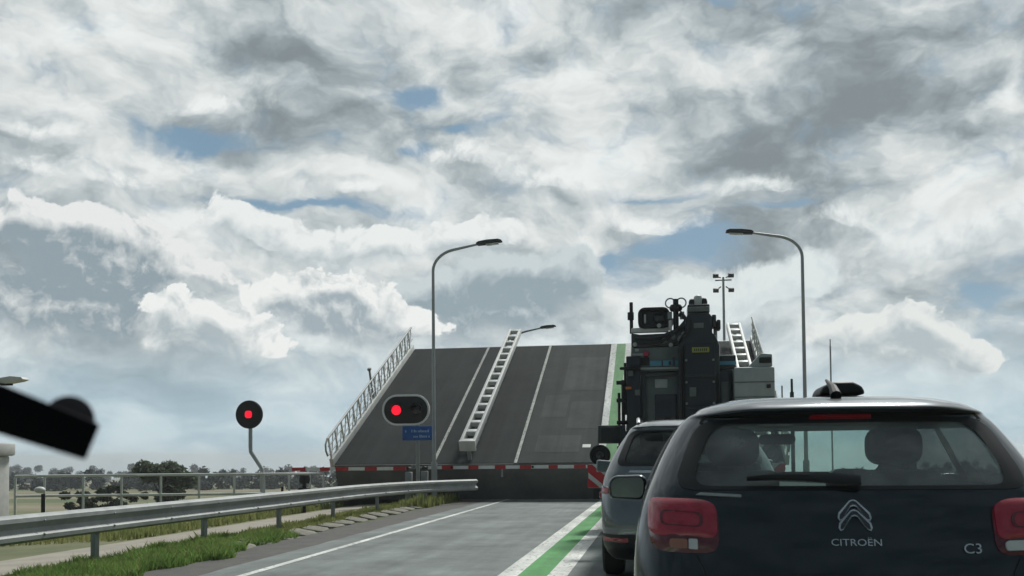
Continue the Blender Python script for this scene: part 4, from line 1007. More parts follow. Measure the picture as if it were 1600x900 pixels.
# cabin
seat(hb, CX - .37, CYR + 1.28, .36, m='seat'); seat(hb, CX + .42, CYR + 1.28, .36, m='seat')
seat(hb, CX - .37, CYR + 2.15, .40, m='seatlight'); seat(hb, CX + .37, CYR + 2.15, .14)
ds = MB(); ds.prism([(0, .55), (.62, .55), (.62, 1.06), (.42, 1.08), (.12, 1.02), (0, .92)], (1.44, 0, 0), (CX - .72, CYR + 2.45, 0), (0, 1, 0), (0, 0, 1)); ds.build('dashboard', M['seat'], hb, bevel=.03)
sw = MB(); sw.tube([(CX - .37 + .18 * math.cos(R(k)), CYR + 2.40 + .05 * math.sin(R(k)), 1.0 + .17 * math.sin(R(k))) for k in range(0, 360, 15)], .014, 8, True); sw.box((CX - .37, CYR + 2.42, 1.0), (.3, .04, .08)); sw.build('steering_wheel', M['dark'], hb)
MB().prism(stadium(.22, .065, .03, 4), (0, .04, 0), (CX - .03, CYR + 2.25, 1.345)).tube([(CX - .03, CYR + 2.29, 1.36), (CX - .03, CYR + 2.30, 1.42)], .012, 6).build('cabin_mirror', M['dark'], hb, bevel=.01)
MB().span(CX - .64, CX + .64, CYR + .32, CYR + 1.12, .92, .95).build('parcel_shelf', M['seat'], hb, bevel=.01)

# ------------------------------------------------------------------ dark grey estate / SUV in front of it
SX, SY = 0.29, 9.45
sv = thing('suv_car', 'dark grey sport utility car with pale reflecting roof ahead of the hatchback', 'car', (SX, SY + 2.2, 0))
rows2 = [(.22, .78, .16, 4.25, .2, .3, .05, .2), (.36, .865, .03, 4.36, .22, .35, .08, .26), (.55, .895, .0, 4.4, .24, .38, .10, .28), (.78, .90, .02, 4.4, .24, .38, .10, .28), (.95, .888, .06, 4.3, .22, .36, .09, .28),
         (1.06, .862, .10, 3.9, .20, .34, .085, .26), (1.12, .835, .13, 3.4, .19, .32, .08, .24), (1.2, .80, .17, 3.1, .18, .28, .08, .22), (1.36, .71, .29, 2.75, .17, .24, .08, .2), (1.47, .635, .37, 2.5, .17, .22, .08, .2),
         (1.53, .595, .38, 2.35, .18, .22, .08, .2), (1.548, .57, .295, 2.25, .22, .22, .08, .2), (1.565, .545, .315, 2.15, .25, .22, .085, .2), (1.585, .51, .36, 2.05, .25, .22, .09, .2), (1.605, .455, .43, 1.95, .25, .2, .085, .16), (1.62, .39, .53, 1.8, .2, .18, .07, .12), (1.635, .22, .9, 1.55, .14, .12, .05, .08)]
s2 = CarSkin(rows2, (SX, SY, 0))
r2 = rpoly([(-.70, 1.16), (.70, 1.16), (.57, 1.50), (-.57, 1.50)], .09)
sw2 = rpoly([(.55, 1.17), (2.7, 1.16), (2.15, 1.52), (.80, 1.50)], .08)
fw2 = rpoly([(-.72, 1.2), (.72, 1.2), (.58, 1.5), (-.58, 1.5)], .08)
b2 = s2.shell('body', M['suvpaint'], sv, 90, holes=[(lambda p: p[1] < .6 and abs(p[0]) < .75, r2, 1.0), (lambda p: p[1] > 2.1 and abs(p[0]) < .78 and p[2] > 1.15, fw2, 1.0)])
cut_side(b2, s2, sw2)
a2 = [(s2.arc_x(x, z), z) for x, z in r2]
g2 = s2.patch(a2, 0, .985, -.006, rings=6).build('rear_window', M['glassdark'], sv)
s2.patch(a2, .93, 1.05, .004, rings=2, thick=.01).build('black_border', M['trim'], g2)
w2 = screen(s2, fw2, 0, .99, -.004, 5).build('windscreen', M['glassclear'], sv); screen(s2, fw2, .95, 1.05, .004, 2).build('black_border', M['trim'], w2)
for sgn in (-1, 1):
    g = side_patch(s2, sw2, sgn, 0, .99, -.004, 5).build('side_window', M['glassdark'], sv); side_patch(s2, sw2, sgn, .93, 1.05, .004, 2).build('window_frame', M['trim'], g)
    tl = [(sgn * s2.arc_x(x, z) if x < .9 else sgn * (s2.arc_x(.72, z) + x - .72), z) for x, z in rpoly([(.42, .86), (.98, .88), (1.02, .955), (.42, .945)], .03)]
    t_ = s2.patch(tl, 0, 1, .006, dome=.012, rings=5, thick=.012).build('tail_light', M['lensdark'], sv)
    for xa in (.46, .80):
        q = [(sgn * (s2.arc_x(.72, .9) + xa - .72), z) for xa, z in rpoly([(xa, .885), (xa + .10, .888), (xa + .10, .935), (xa, .93)], .015)]
        s2.patch(q, 0, 1, .020, rings=2, thick=.006).build('red_lens', M['lensred'], t_)
    rf = [(sgn * (s2.arc_x(.72, .43) + xa - .72), z) for xa, z in rpoly([(.60, .405), (.92, .415), (.92, .455), (.60, .445)], .012)]
    s2.patch(rf, 0, 1, .012, rings=2, thick=.012).build('reflector', M['lensred'], sv)
    # roof rail
    MB().tube([(SX + sgn * .50, SY + .55, 1.585), (SX + sgn * .505, SY + .62, 1.635), (SX + sgn * .50, SY + 1.3, 1.645), (SX + sgn * .48, SY + 1.9, 1.635), (SX + sgn * .47, SY + 2.0, 1.58)], .018, 8).build('roof_rail', M['chrome'], sv)
    mx, my, mz = SX + sgn * .98, SY + 2.75, 1.13
    h = MB().prism(rpoly([(-.11, -.08), (.1, -.08), (.115, .06), (-.1, .08)], .03), (0, .15, 0), (mx, my, mz)).build('door_mirror', M['suvpaint'], sv, bevel=.03)
    MB().prism(rpoly([(-.09, -.062), (.085, -.062), (.095, .045), (-.082, .06)], .02), (0, .004, 0), (mx, my - .006, mz)).build('mirror_glass', M['mirror'], h)
    MB().box((mx - sgn * .12, my + .08, mz - .05), (.12, .07, .05)).build('mirror_arm', M['trim'], h, bevel=.015)
    for y in (.85, 3.5):
        ar = [(y + .41 * math.cos(R(k)), .34 + .41 * math.sin(R(k))) for k in range(-15, 196, 10)]
        side_patch(s2, [(q, max(.23, z)) for q, z in ar], sgn, 0, 1, .006, 3).build('wheel_arch', M['trim'], sv)
# black lower cladding wraps the whole tail and flanks
cl = MB(); vs = []; fs = []; zs = [.24, .30, .36, .42, .48]
aa = np.linspace(-2.6, 2.6, 90)
for z in zs:
    for a in aa: vs.append(s2.pt(float(a), z, .010))
for i in range(len(zs) - 1):
    for k in range(len(aa) - 1): fs.append((i * 90 + k, i * 90 + k + 1, (i + 1) * 90 + k + 1, (i + 1) * 90 + k))
cl.add(vs, fs).build('bumper_cladding', M['trim'], sv)
s2.patch([(s2.arc_x(x, z), z) for x, z in rpoly([(-.30, .70), (.30, .70), (.30, .83), (-.30, .83)], .03)], 0, 1, .003, rings=2).build('plate_recess', M['trim'], sv)
s2.patch([(s2.arc_x(x, z), z) for x, z in rpoly([(-.255, .71), (.255, .71), (.255, .815), (-.255, .815)], .01)], 0, 1, .010, rings=2, thick=.006).build('number_plate', M['tyellow'], sv)
s2.patch([(s2.arc_x(x, z), z) for x, z in rpoly([(-.6, 1.085), (.6, 1.085), (.58, 1.105), (-.58, 1.105)], .008)], 0, 1, .008, rings=2, thick=.008).build('chrome_strip', M['chrome'], sv)
wheels(sv, SX, (SY + .85, SY + 3.5), .90, .345, w=.22)
seat(sv, SX - .38, SY + 1.3, .5); seat(sv, SX + .38, SY + 1.3, .5); seat(sv, SX - .38, SY + 2.3, .48); seat(sv, SX + .38, SY + 2.3, .48)
MB().prism([(0, .6), (.6, .6), (.6, 1.12), (.4, 1.14), (.1, 1.08), (0, .98)], (1.44, 0, 0), (SX - .72, SY + 2.6, 0), (0, 1, 0), (0, 0, 1)).build('dashboard', M['seat'], sv, bevel=.03)
for k in (-1, 1): seam(s2, lerp_pts([(k * .62, 1.06), (k * .66, .95)]), .004, sv)

# ------------------------------------------------------------------ tall work truck with folded machinery, waiting at the barrier
TY = 15.0
tk = thing('work_truck', 'tall dark work truck with folded machinery, seen from behind at the barrier', 'truck', (0.4, TY + 3.5, 0))
def bx(name, m, x0, x1, y0, y1, z0, z1, parent=None, bevel=.02, **k):
    return MB().span(x0, x1, TY + y0, TY + y1, z0, z1).build(name, M[m], parent or tk, bevel=bevel, **k)
ch = bx('chassis', 'dark', -.72, 1.5, .5, 9.0, .62, .98)
bx('bumper_beam', 'dark', -.86, 1.66, .08, .22, .52, .72, ch)
bd = bx('rear_body', 'tnavy', -.47, 1.12, .42, 5.6, .98, 1.92)
# left equipment column with pipes
cl_ = bx('side_column', 'tnavy', -.50, -.28, .12, .55, 1.1, 2.82)
for x, z0, z1, r in ((-.555, 1.05, 2.45, .028), (-.62, 1.25, 2.25, .022), (-.52, 1.9, 2.72, .02)):
    MB().tube([(x, TY + .2, z0), (x, TY + .2, z1)], r, 8).build('pipe', M['dark'], cl_)
for z in (1.35, 1.75, 2.1, 2.38):
    MB().span(-.66, -.49, TY + .17, TY + .24, z, z + .06).build('pipe_clamp', M['dark'], cl_, bevel=.008)
bx('step_bracket', 'dark', -.60, -.28, .02, .118, 2.60, 2.645, cl_)
MB().span(-.51, -.42, TY + .06, TY + .118, 2.295, 2.335).build('side_marker', M['torange'], cl_, bevel=.01)
# operator window panel with its frame
pn = bx('rear_panel', 'tgrey', -.27, .33, .30, .42, 1.5, 2.56)
bx('panel_window', 'lampoff', -.06, .31, .27, .298, 1.62, 2.22, pn)
bx('panel_plate', 'tpale', -.06, .14, .275, .298, 2.32, 2.46, pn, bevel=.01)
for x0, x1, z0, z1 in ((-.275, -.20, 1.5, 2.56), (.285, .335, 1.5, 2.56), (-.20, .285, 2.50, 2.56)):
    bx('frame_bar', 'tgreen', x0, x1, .24, .268, z0, z1, pn, bevel=.008)
# grey hood band with stripe, label patches
hd = bx('machine_hood', 'tgrey', -.42, .36, .22, .9, 2.58, 2.96)
bx('blue_stripe', 'tblue', -.13, .31, .195, .218, 2.66, 2.745, hd, bevel=.006)
bx('white_edge', 'tpale', -.30, .31, .19, .217, 2.61, 2.64, hd, bevel=.005)
bx('dark_vent', 'dark', -.40, -.14, .19, .218, 2.68, 2.80, hd, bevel=.01)
bx('label_patch', 'tpale', -.40, -.22, .20, .219, 2.83, 2.865, hd, bevel=.004)
bx('label_patch', 'tpale', -.36, -.30, .20, .219, 2.90, 2.94, hd, bevel=.004)
MB().lathe([(0, -.03), (.045, -.028), (.055, 0), (0, 0)], (-.19, TY + .215, 2.86), 'Y', 14).build('small_red_lamp', M['lensred'], hd)
mb = MB(); mb.span(.05, .07, TY + .18, TY + .194, 2.66, 2.745); mb.span(.16, .2, TY + .18, TY + .194, 2.67, 2.73); mb.span(.22, .26, TY + .18, TY + .194, 2.66, 2.79)
build_each(mb, 'stripe_gap', M['tgreen'], hd, smooth=False)
# curved dark boom lying across
bm_ = MB()
prof = [(-.42, 2.97), (-.42, 3.2), (-.28, 3.17), (.10, 3.18), (.30, 3.26), (.44, 3.42), (.52, 3.38), (.50, 3.14), (.36, 3.0), (.2, 2.97)]
bm_.prism(prof, (0, .34, 0), (0, TY + .25, 0)); boom = bm_.build('folded_boom', M['tgreen'], tk, bevel=.025)
for x, z, r in ((.10, 3.06, .045), (.24, 3.12, .045), (.36, 3.08, .06)):
    MB().lathe([(0, -.05), (r * .6, -.048), (r, -.02), (r, 0), (0, 0)], (x, TY + .252, z), 'Y', 14).build('pin', M['galvdull'], boom)
for xs_, zz in (((-.30, -.05, .15, .30), (3.02, 3.0, 3.08, 3.2)), ((-.36, -.1, .2, .42), (3.10, 3.08, 3.14, 3.30))):
    MB().tube([(a, TY + .2 - .03 * i, b) for i, (a, b) in enumerate(zip(xs_, zz))], .022, 8).build('hydraulic_hose', M['dark'], boom)
# round cornered frame head on a white bar
MB().span(-.42, .17, TY + .3, TY + .38, 3.205, 3.285).build('white_bar', M['twhite'], tk, bevel=.02)
fr_ = MB().ring(stadium(.50, .34, .11), stadium(.40, .24, .06), (0, .28, 0), (-.06, TY + .28, 3.435)).build('lifting_head', M['dark'], tk, bevel=.015)
MB().prism(stadium(.41, .25, .06), (0, .03, 0), (-.06, TY + .42, 3.435)).build('head_panel', M['tnavy'], fr_)
MB().span(-.215, -.185, TY + .33, TY + .40, 3.36, 3.50).build('white_plate', M['twhite'], fr_, bevel=.006)
MB().span(-.06, .09, TY + .35, TY + .418, 3.38, 3.49).build('dark_block', M['tgreen'], fr_, bevel=.02)
MB().tube([(.17, TY + .33, 3.25), (.22, TY + .33, 3.34), (.215, TY + .33, 3.42)], .028, 8).build('white_stay', M['twhite'], fr_)
MB().tube([(-.415, TY + .35, 3.2), (-.415, TY + .35, 3.70)], .028, 8).build('upright_bar', M['dark'], tk)
MB().lathe([(0, -.06), (.05, -.06), (.05, .06), (0, .06)], (-.425, TY + .35, 3.48), 'Z', 10).build('bar_clamp', M['dark'], tk)
# rotator with loops
rt_ = MB().tube([(.285, TY + .3, 3.2), (.285, TY + .3, 3.72)], .045, 10).build('rotator', M['dark'], tk)
for sx_ in (-1, 1):
    MB().tube([(.285 + sx_ * (.085 + .075 * math.cos(R(k))), TY + .3, 3.66 + .075 * math.sin(R(k))) for k in range(0, 360, 20)], .012, 6, True).build('loop', M['galvdull'], rt_)
    MB().span(.285 + sx_ * .06, .285 + sx_ * .13, TY + .26, TY + .34, 3.40, 3.52).build('lug', M['galvdull'], rt_, bevel=.01)
MB().lathe([(0, -.05), (.08, -.05), (.1, -.02), (.1, .02), (.08, .05), (0, .05)], (.285, TY + .3, 3.58), 'Z', 12).build('swivel', M['dark'], rt_)
MB().span(.17, .22, TY + .22, TY + .28, 3.22, 3.38).build('white_tag', M['twhite'], rt_, bevel=.008)
# central mast
mstp = [(.30, .9), (.92, .9), (.94, 2.95), (.88, 3.10), (.83, 3.14), (.83, 3.40), (.78, 3.46), (.47, 3.46), (.42, 3.36), (.42, 3.12), (.32, 3.02)]
mast = MB().prism(mstp, (0, .75, 0), (0, TY + .06, 0)).build('mast', M['tgreen'], tk, bevel=.02)
bx('mast_front', 'tnavy', .40, .86, .0, .058, 1.0, 2.98, mast)
for z in (1.45, 1.95, 2.45): bx('mast_rib', 'tgreen', .405, .855, -.03, -.002, z, z + .05, mast, bevel=.008)
bx('yellow_plate', 'tyellow', .515, .775, -.028, -.003, 2.835, 2.915, mast, bevel=.006)
mb = MB(); 
for k in range(7): mb.span(.545 + k * .03, .562 + k * .03, TY - .031, TY - .0285, 2.855, 2.895)
build_each(mb, 'plate_marking', M['tgreen'], mast, smooth=False)
bx('mast_head', 'tgreen', .46, .80, .1, .6, 3.462, 3.60, mast)
bx('grey_band', 'tgrey', .47, .79, .07, .098, 3.485, 3.555, mast, bevel=.01)
for x, r, h in ((.54, .055, .12), (.63, .075, .18), (.72, .055, .13)):
    MB().lathe([(r, 0), (r, h * .55), (r * .75, h * .85), (0, h)], (x, TY + .3, 3.602), 'Z', 14).build('head_lamp' if r < .06 else 'beacon', M['dark' if r < .06 else 'twhite'], mast)
MB().tube([(.46, TY + .15, 3.32), (.40, TY + .1, 3.42), (.36, TY + .1, 3.48), (.33, TY + .12, 3.42)], .03, 8).build('hose_bend', M['dark'], mast)
bx('side_arm', 'tgreen', .83, .90, .15, .4, 3.24, 3.44, mast); bx('arm_pad', 'dark', .905, .965, .15, .35, 3.20, 3.36, mast)
MB().tube([(.89, TY + .3, 3.3), (.89, TY + .3, 2.95)], .03, 8).build('ram', M['galvdull'], mast)
for z in (1.25, 1.62, 2.05, 2.38, 2.72):
    for x in (.425, .835): MB().lathe([(0, -.018), (.016, -.016), (.02, 0), (0, 0)], (x, TY - .0015, z), 'Y', 8).build('bolt', M['galvdull'], mast)
for x, z0, z1 in ((.345, 1.2, 2.9), (.372, 1.6, 2.95), (.905, 1.3, 2.5)):
    MB().tube([(x, TY + .03, z0), (x + .01, TY + .02, (z0 + z1) / 2), (x, TY + .03, z1)], .013, 6).build('hose', M['rubber'], mast)
MB().tube([(.30, TY + .1, 2.98), (.38, TY - .04, 3.1), (.48, TY - .03, 3.22), (.5, TY + .02, 3.34)], .018, 8).build('hose', M['rubber'], mast)
MB().span(.55, .70, TY + .045, TY + .0585, 3.22, 3.30).build('data_plate', M['tgrey'], mast, bevel=.004)
MB().span(.47, .57, TY - .025, TY - .002, 2.16, 2.30).build('data_plate', M['tgrey'], mast, bevel=.004)
for x, z in ((-.44, 2.5), (-.34, 2.2), (-.44, 1.6)): MB().span(x - .03, x + .05, TY + .10, TY + .1185, z, z + .09).build('fitting', M['tgrey'], cl_, bevel=.008)
for x, z in ((-.36, 3.01), (.02, 3.30), (.40, 3.16), (.20, 2.99)): MB().lathe([(0, -.04), (.03, -.04), (.036, -.02), (.036, 0), (0, 0)], (x, TY + .245, z), 'Y', 10).build('coupling', M['tpale'], boom)
# right side: panel, stripe and pale box
pr_ = bx('right_panel', 'tgreen', .90, 1.14, .30, .8, 1.3, 2.60)
bx('blue_stripe', 'tblue', .93, 1.20, .27, .298, 2.66, 2.72, pr_, bevel=.006); bx('stripe_bar', 'tgreen', .90, 1.20, .30, .36, 2.60, 2.82, pr_)
bx('panel_plate', 'tgrey', .96, 1.08, .27, .298, 1.95, 2.40, pr_, bevel=.01)
pb = bx('tool_box', 'tpale', 1.145, 1.755, .05, .8, 1.92, 2.60, bevel=.03)
for z in (2.13, 2.36): bx('box_seam', 'tgrey', 1.15, 1.75, .040, .0485, z, z + .015, pb, bevel=0)
bx('box_latch', 'dark', 1.63, 1.69, .02, .048, 2.27, 2.33, pb, bevel=.01)
bx('box_foot', 'dark', 1.33, 1.52, .02, .3, 1.86, 1.918, pb, bevel=.01)
tb = MB().prism([(1.36, 2.602), (1.73, 2.602), (1.73, 2.80), (1.56, 2.82)], (0, .5, 0), (0, TY + .12, 0)).build('upper_box', M['tpale'], tk, bevel=.02)
bx('slot', 'dark', 1.53, 1.715, .09, .118, 2.66, 2.75, tb, bevel=.02)
MB().tube([(1.79, TY + .4, 1.3), (1.79, TY + .4, 2.25)], .02, 8).build('side_tube', M['twhite'], tk)
# mudguards, marker board, lamps, flap
for s_, x in ((-1, -.78), (1, 1.58)):
    ml = bx('tail_lamp', 'lensdark', x - .16, x + .16, .02, .078, .60, .70); bx('lamp_lens', 'lensred', x - .15, x - .02, .0, .018, .615, .685, ml, bevel=.008)
    x -= .12 if s_ < 0 else -.12
    b = MB().span(x - .20, x + .16, TY - .03, TY - .008, .76, 1.13).build('marker_board', M['twhite'], tk, bevel=.004)
    for (p0, p1) in (((-.19, .36), (-.04, .02)), ):
        mbp = MB(); 
        for q in ([(-.195, .005), (-.195, .16), (.0, .0), (-.18, .0)], [(-.195, .25), (-.195, .36), (-.12, .36), (.155, .12), (.155, .01), (.09, .01)], [(.0, .362), (.10, .362), (.155, .31), (.155, .225)]):
            mbp.prism([(p[0] * (1 if s_ < 0 else -1), p[1]) for p in q], (0, -.004, 0), (x - .02, TY - .0305, .764))
        build_each(mbp, 'red_stripe', M['red'], b, smooth=False)
    wl = MB().lathe([(0, .1), (.10, .1), (.15, .05), (.165, -.02), (.15, -.03), (.12, -.0), (0, .01)], (x - .02, TY + .08, 1.27), 'Y', 20).build('work_lamp', M['dark'], tk)
    MB().ball((x - .02, TY + .06, 1.27), .07, 12, 8, (1, .5, 1)).build('lamp_lens', M['lampoff'], wl)
    mg = MB(); pr2 = [(.55 * math.cos(R(k)), .55 * math.sin(R(k))) for k in range(0, 181, 12)] + [(.52 * math.cos(R(k)), .52 * math.sin(R(k))) for k in range(180, -1, -12)]
    mg.prism(pr2, (.34, 0, 0), (x - .17, TY + 1.2, .56), (0, 1, 0), (0, 0, 1)); mg.build('mudguard', M['dark'], tk)
fl = MB().span(-.95, -.52, TY + .05, TY + .09, 1.45, 1.735).build('dark_flap', M['tgreen'], tk, bevel=.012)
MB().tube([(-.53, TY + .07, 1.6), (-.47, TY + .2, 1.6)], .03, 8).build('flap_arm', M['dark'], fl)
MB().span(-.905, -.60, TY + .02, TY + .048, 1.475, 1.71).build('flap_face', M['dark'], fl, bevel=.01)
wheels(tk, .42, (TY + 1.2, TY + 2.6, TY + 7.6), 1.20, .50, w=.30)
# cab, tank and crane base further forward
cab = MB(); cab.prism(rpoly([(0, 0.75), (1.9, .75), (2.0, 1.6), (1.85, 2.5), (1.6, 2.62), (0, 2.62)], .12), (2.24, 0, 0), (-.70, TY + 6.7, 0), (0, 1, 0), (0, 0, 1))
cb = cab.build('cab', M['tgrey'], tk, bevel=.04)
MB().span(-.55, 1.4, TY + 6.66, TY + 6.698, 1.75, 2.4).build('rear_window', M['lampoff'], cb, bevel=.02)
for s_ in (-1, 1):
    MB().span(.42 + s_ * 1.13, .42 + s_ * 1.145, TY + 7.3, TY + 8.3, 1.65, 2.35).build('door_window', M['lampoff'], cb, bevel=.005)
bx('cargo_bed', 'tgrey', -.66, 1.5, 1.9, 6.4, 1.0, 1.7); bx('machine_core', 'tgreen', -.2, 1.1, 1.2, 3.6, 1.93, 2.55)

# ------------------------------------------------------------------ own car: dark mount on the windscreen edge, close to the lens and out of focus
mo = thing('windscreen_mount', 'blurred black arm with a rounded disc close to the camera at the left edge', 'mount', (-.40, .5, 1.285))
ux = Vector((.0829, 0, -.0242)).normalized(); uz = Vector((-ux.z, 0, ux.x))
ur = Vector((-.316, .5, .012)).normalized()
MB().prism([(-.30, -.013), (.0, -.0116), (.0030, .0104), (-.06, .0160), (-.30, .026)], ur * .02, (-.3175, .5, 1.2615), ux, uz).build('arm', M['mountblack'], mo, bevel=.0015)
dd = MB().lathe([(0, .012), (.010, .012), (.0142, .009), (.0142, 0), (0, 0)], (0, 0, 0), 'Y', 28); q_ = Vector((0, 1, 0)).rotation_difference(ur).to_matrix()
dd.v = [tuple(Vector((-.3495, .528, 1.2750)) + q_ @ Vector(p)) for p in dd.v]; dd.build('disc', mat('mount_disc', (.07, .06, .07), .6, spec=.2), mo)

# ------------------------------------------------------------------ plants
def leafquads(rg, centres, radii, n, size, flat=1.0, up=0.35):
    """n leaf-sized faces spread through a set of clumps (vectorised)"""
    centres = np.array(centres, float); radii = np.array(radii, float); w = radii ** 2; idx = rg.choice(len(centres), n, p=w / w.sum())
    d = rg.normal(size=(n, 3)); d /= np.linalg.norm(d, axis=1)[:, None]; r = rg.random(n) ** .45
    c = centres[idx] + d * (r * radii[idx])[:, None] * np.array([1, 1, flat])
    a = rg.normal(size=(n, 3)); a[:, 2] *= .7; a /= np.linalg.norm(a, axis=1)[:, None]
    b = np.cross(a, d + rg.normal(size=(n, 3)) * .8); b /= np.linalg.norm(b, axis=1)[:, None] + 1e-9
    s = size * (0.6 + .8 * rg.random(n))[:, None]
    return np.stack([c - a * s, c - b * s * .45, c + a * s, c + b * s * .45], 1).reshape(-1, 3)
def raw(name, V, m, parent=None, kind=None, k=4):
    o0 = org(parent); me = bpy.data.meshes.new(name); V = np.asarray(V) - np.array(o0); n = len(V) // k
    me.from_pydata(V.tolist(), [], np.arange(n * k).reshape(-1, k).tolist()); me.materials.append(m)
    o = bpy.data.objects.new(name, me); COL.objects.link(o); ORG[o.name] = o0
    if parent: o.parent = parent
    if kind: o['kind'] = kind
    return o
def tree(name, x, y, h, spread, label, cat, m, n, size, seed, trunk=.12, low=.15, group=None, squash=.8):
    rg = np.random.default_rng(seed); z0 = gz(x, y)
    t = thing(name, label, cat, (x, y, z0), group)
    cs = []; rs_ = []; tb_ = MB(); tb_.tube([(x, y, z0 - .2), (x + .05 * h * rg.normal() * .4, y, z0 + h * .35), (x + .02 * h, y, z0 + h * .62)], [trunk, trunk * .7, trunk * .3], 8)
    k = 16
    for i in range(k):
        a = 2 * math.pi * i / k * 2.4; q = rg.random() ** .6; zz = z0 + h * (low + (0.86 - low) * rg.random()); lim = math.sin(math.pi * min(1, max(.08, (zz - z0) / h * .80 + .18)))
        cx_, cy_ = x + spread * lim * q * math.cos(a), y + spread * lim * q * math.sin(a)
        cs.append((cx_, cy_, zz)); rs_.append(h * (.10 + .10 * rg.random()))
        if i % 2 == 0: tb_.tube([(x, y, z0 + h * .25), ((x + cx_) / 2, (y + cy_) / 2, (z0 + h * .25 + zz) / 2 + .05 * h), (cx_, cy_, zz)], [trunk * .45, trunk * .3, trunk * .1], 6)
    tb_.build('trunk', M['bark'], t)
    raw('crown', leafquads(rg, cs, rs_, n, size, squash), m, t)
    return t
tree('willow_tree', -33.0, 60, 4.0, 2.0, 'round pale green tree standing up behind the fence', 'tree', M['willow'], 5200, .16, 3, low=.25)
sh = [(-35.6, 55, 1.9, 1.4), (-32.4, 53, 1.9, 1.7), (-29.6, 54, 1.9, 1.5)]
shl = ['dark shrub left of the pale tree, behind the fence rails', 'dark shrub below the pale round tree behind the fence', 'broad dark shrub just right of the pale tree behind the fence']
for i, ((x, y, h, s), l) in enumerate(zip(sh, shl)):
    tree('shrub', x, y, h, s, l, 'shrub', M['hedge'], 2600, .13, 20 + i, .06, .08, 'dark shrubs behind the fence', .8)
tree('bush', -19.6, 28.5, 1.2, .9, 'low green bush beside the white pillar', 'bush', M['willow'], 3000, .07, 41, .03, .05)
tree('bush', 30.5, 62, 3.0, 3.0, 'tall green bush in the field right of the hatchback', 'bush', M['willow'], 3500, .14, 42, .05, .05)
# far belts of trees: one mass each
def belt(name, spots, m, seed, n, size):
    rg = np.random.default_rng(seed); cs = []; rs_ = []
    for (x0, x1, y, h, k) in spots:
        for i in range(k):
            x = x0 + (x1 - x0) * (i + rg.random()) / k; yy_ = y + rg.normal() * 12; hh = h * (.6 + .6 * rg.random()); zb = gz(x, yy_)
            for j in range(4): cs.append((x + rg.normal() * hh * .25, yy_ + rg.normal() * 3, zb + hh * (.12 + .2 * j))); rs_.append(hh * (.34 - .04 * j))
    return raw(name, leafquads(rg, cs, rs_, n, size, .9), m, kind='stuff')
belt('far_treeline', [(-190, -60, 172, 3.9, 60), (-150, -25, 180, 3.6, 48), (-60, 60, 185, 3.4, 36), (48, 150, 175, 4.2, 40), (-420, -60, 430, 8.5, 60), (100, 330, 430, 8.5, 44)], M['fartree'], 5, 150000, .45)
# verge grass
def blades(name, region, n, hmin, hmax, m, seed, w=.008, lean=.4):
    rg = np.random.default_rng(seed); X, Y = region(rg, n); Z = np.array([gz(a, b) for a, b in zip(X, Y)])
    th = rg.random(n) * 2 * np.pi; cl_n = .45 + .55 * (0.5 + .5 * np.sin(X * 5.1 + 1.3 * np.sin(Y * 2.9)) * np.sin(Y * 3.7 + X)); H = hmin + (hmax - hmin) * cl_n * rg.random(n) ** 1.3; dx = np.cos(th); dy = np.sin(th)
    ln = H * lean * rg.random(n); la = rg.random(n) * 2 * np.pi; W = w * (1 + Y / 14)
    p0 = np.stack([X - dx * W, Y - dy * W, Z - .01], 1); p1 = np.stack([X + dx * W, Y + dy * W, Z - .01], 1)
    mx_, my_ = X + np.cos(la) * ln * .4, Y + np.sin(la) * ln * .4
    p2 = np.stack([mx_ + dx * W * .7, my_ + dy * W * .7, Z + H * .6], 1); p3 = np.stack([X + np.cos(la) * ln, Y + np.sin(la) * ln, Z + H], 1); p4 = np.stack([mx_ - dx * W * .7, my_ - dy * W * .7, Z + H * .6], 1)
    return raw(name, np.stack([p0, p1, p2, p3, p4], 1).reshape(-1, 3), m, kind='stuff', k=5)
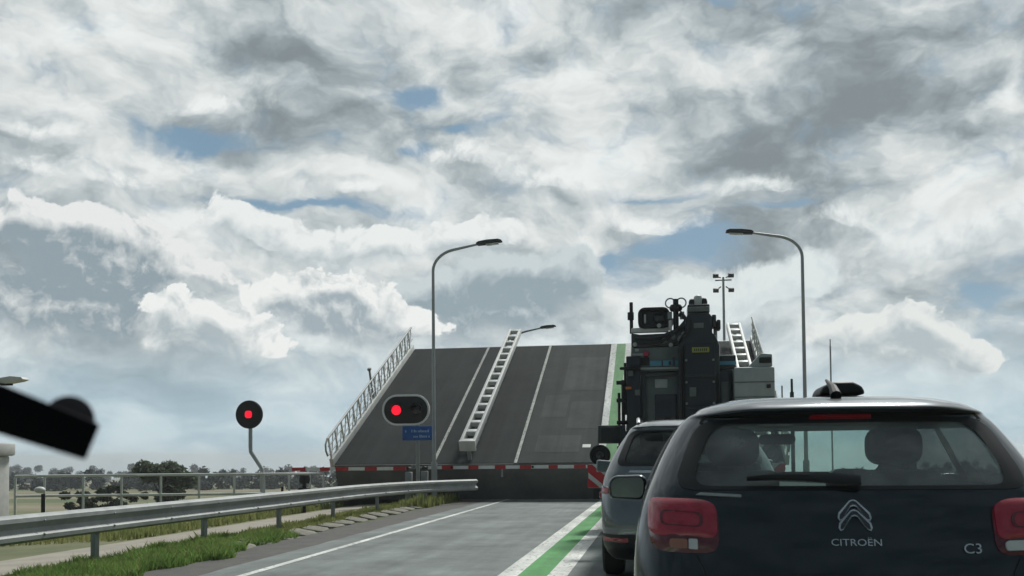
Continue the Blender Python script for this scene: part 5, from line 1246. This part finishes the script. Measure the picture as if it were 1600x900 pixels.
def reg_verge(rg, n):
    Y = 5.5 + 9.5 * rg.random(n) ** 1.0; edge = -5.55 - .06 * np.maximum(0, Y - 11) ** 1.3 + .12 * np.sin(Y * 2.3) + .08 * np.sin(Y * 6.1)
    X = edge - (1.9 - .04 * Y) * rg.random(n) ** .9; return X, Y
blades('verge_grass', reg_verge, 52000, .03, .20, M['grass'], 11, w=.005, lean=.8)
blades('dry_stalks', reg_verge, 4000, .06, .24, M['drygrass'], 21, w=.004, lean=.9)
def reg_far(rg, n):
    Y = 13 + 14.5 * rg.random(n); X = -6.05 - .012 * (Y - 13) - 1.05 * rg.random(n); return X, Y
blades('dry_verge_grass', reg_far, 20000, .03, .18, M['drygrass'], 12)
def reg_bank(rg, n):
    Y = 16 + 12 * rg.random(n); X = -9.4 - 9 * rg.random(n) ** 1.3; return X, Y
blades('bank_grass', reg_bank, 9000, .05, .28, M['drygrass'], 13, .01)
def reg_end(rg, n):
    Y = 23.5 + 4.6 * rg.random(n); X = -5.75 - .8 * rg.random(n); return X, Y
blades('weeds', reg_end, 1500, .08, .4, M['drygrass'], 14, .01)
# verge soil sheet under the blades
yv = [-8 + .8 * i for i in range(46)]; vv = []; 
for y in yv:
    for k in range(6): x = -5.62 - .25 * k; vv.append((x + .06 * math.sin(y * 3 + k), y, gz(x, y) + .006))
MB().add(vv, [(i * 6 + k, i * 6 + k + 1, (i + 1) * 6 + k + 1, (i + 1) * 6 + k) for i in range(45) for k in range(5)]).build('verge', M['grassbase'], kind='structure')

# thin summer haze over the flat land
hzm = bpy.data.materials.new('haze_air'); hzm.use_nodes = True; hn = hzm.node_tree; hn.nodes.clear()
ho = hn.nodes.new('ShaderNodeOutputMaterial'); hv = hn.nodes.new('ShaderNodeVolumePrincipled'); hv.inputs['Density'].default_value = 0.0006; hv.inputs['Color'].default_value = (0.95, 0.985, 1.0, 1); hv.inputs['Anisotropy'].default_value = 0.45; hn.links.new(hv.outputs[0], ho.inputs['Volume'])
MB().span(-3600, 3600, -100, 2300, -52, 13).build('haze', hzm, kind='stuff', smooth=False)
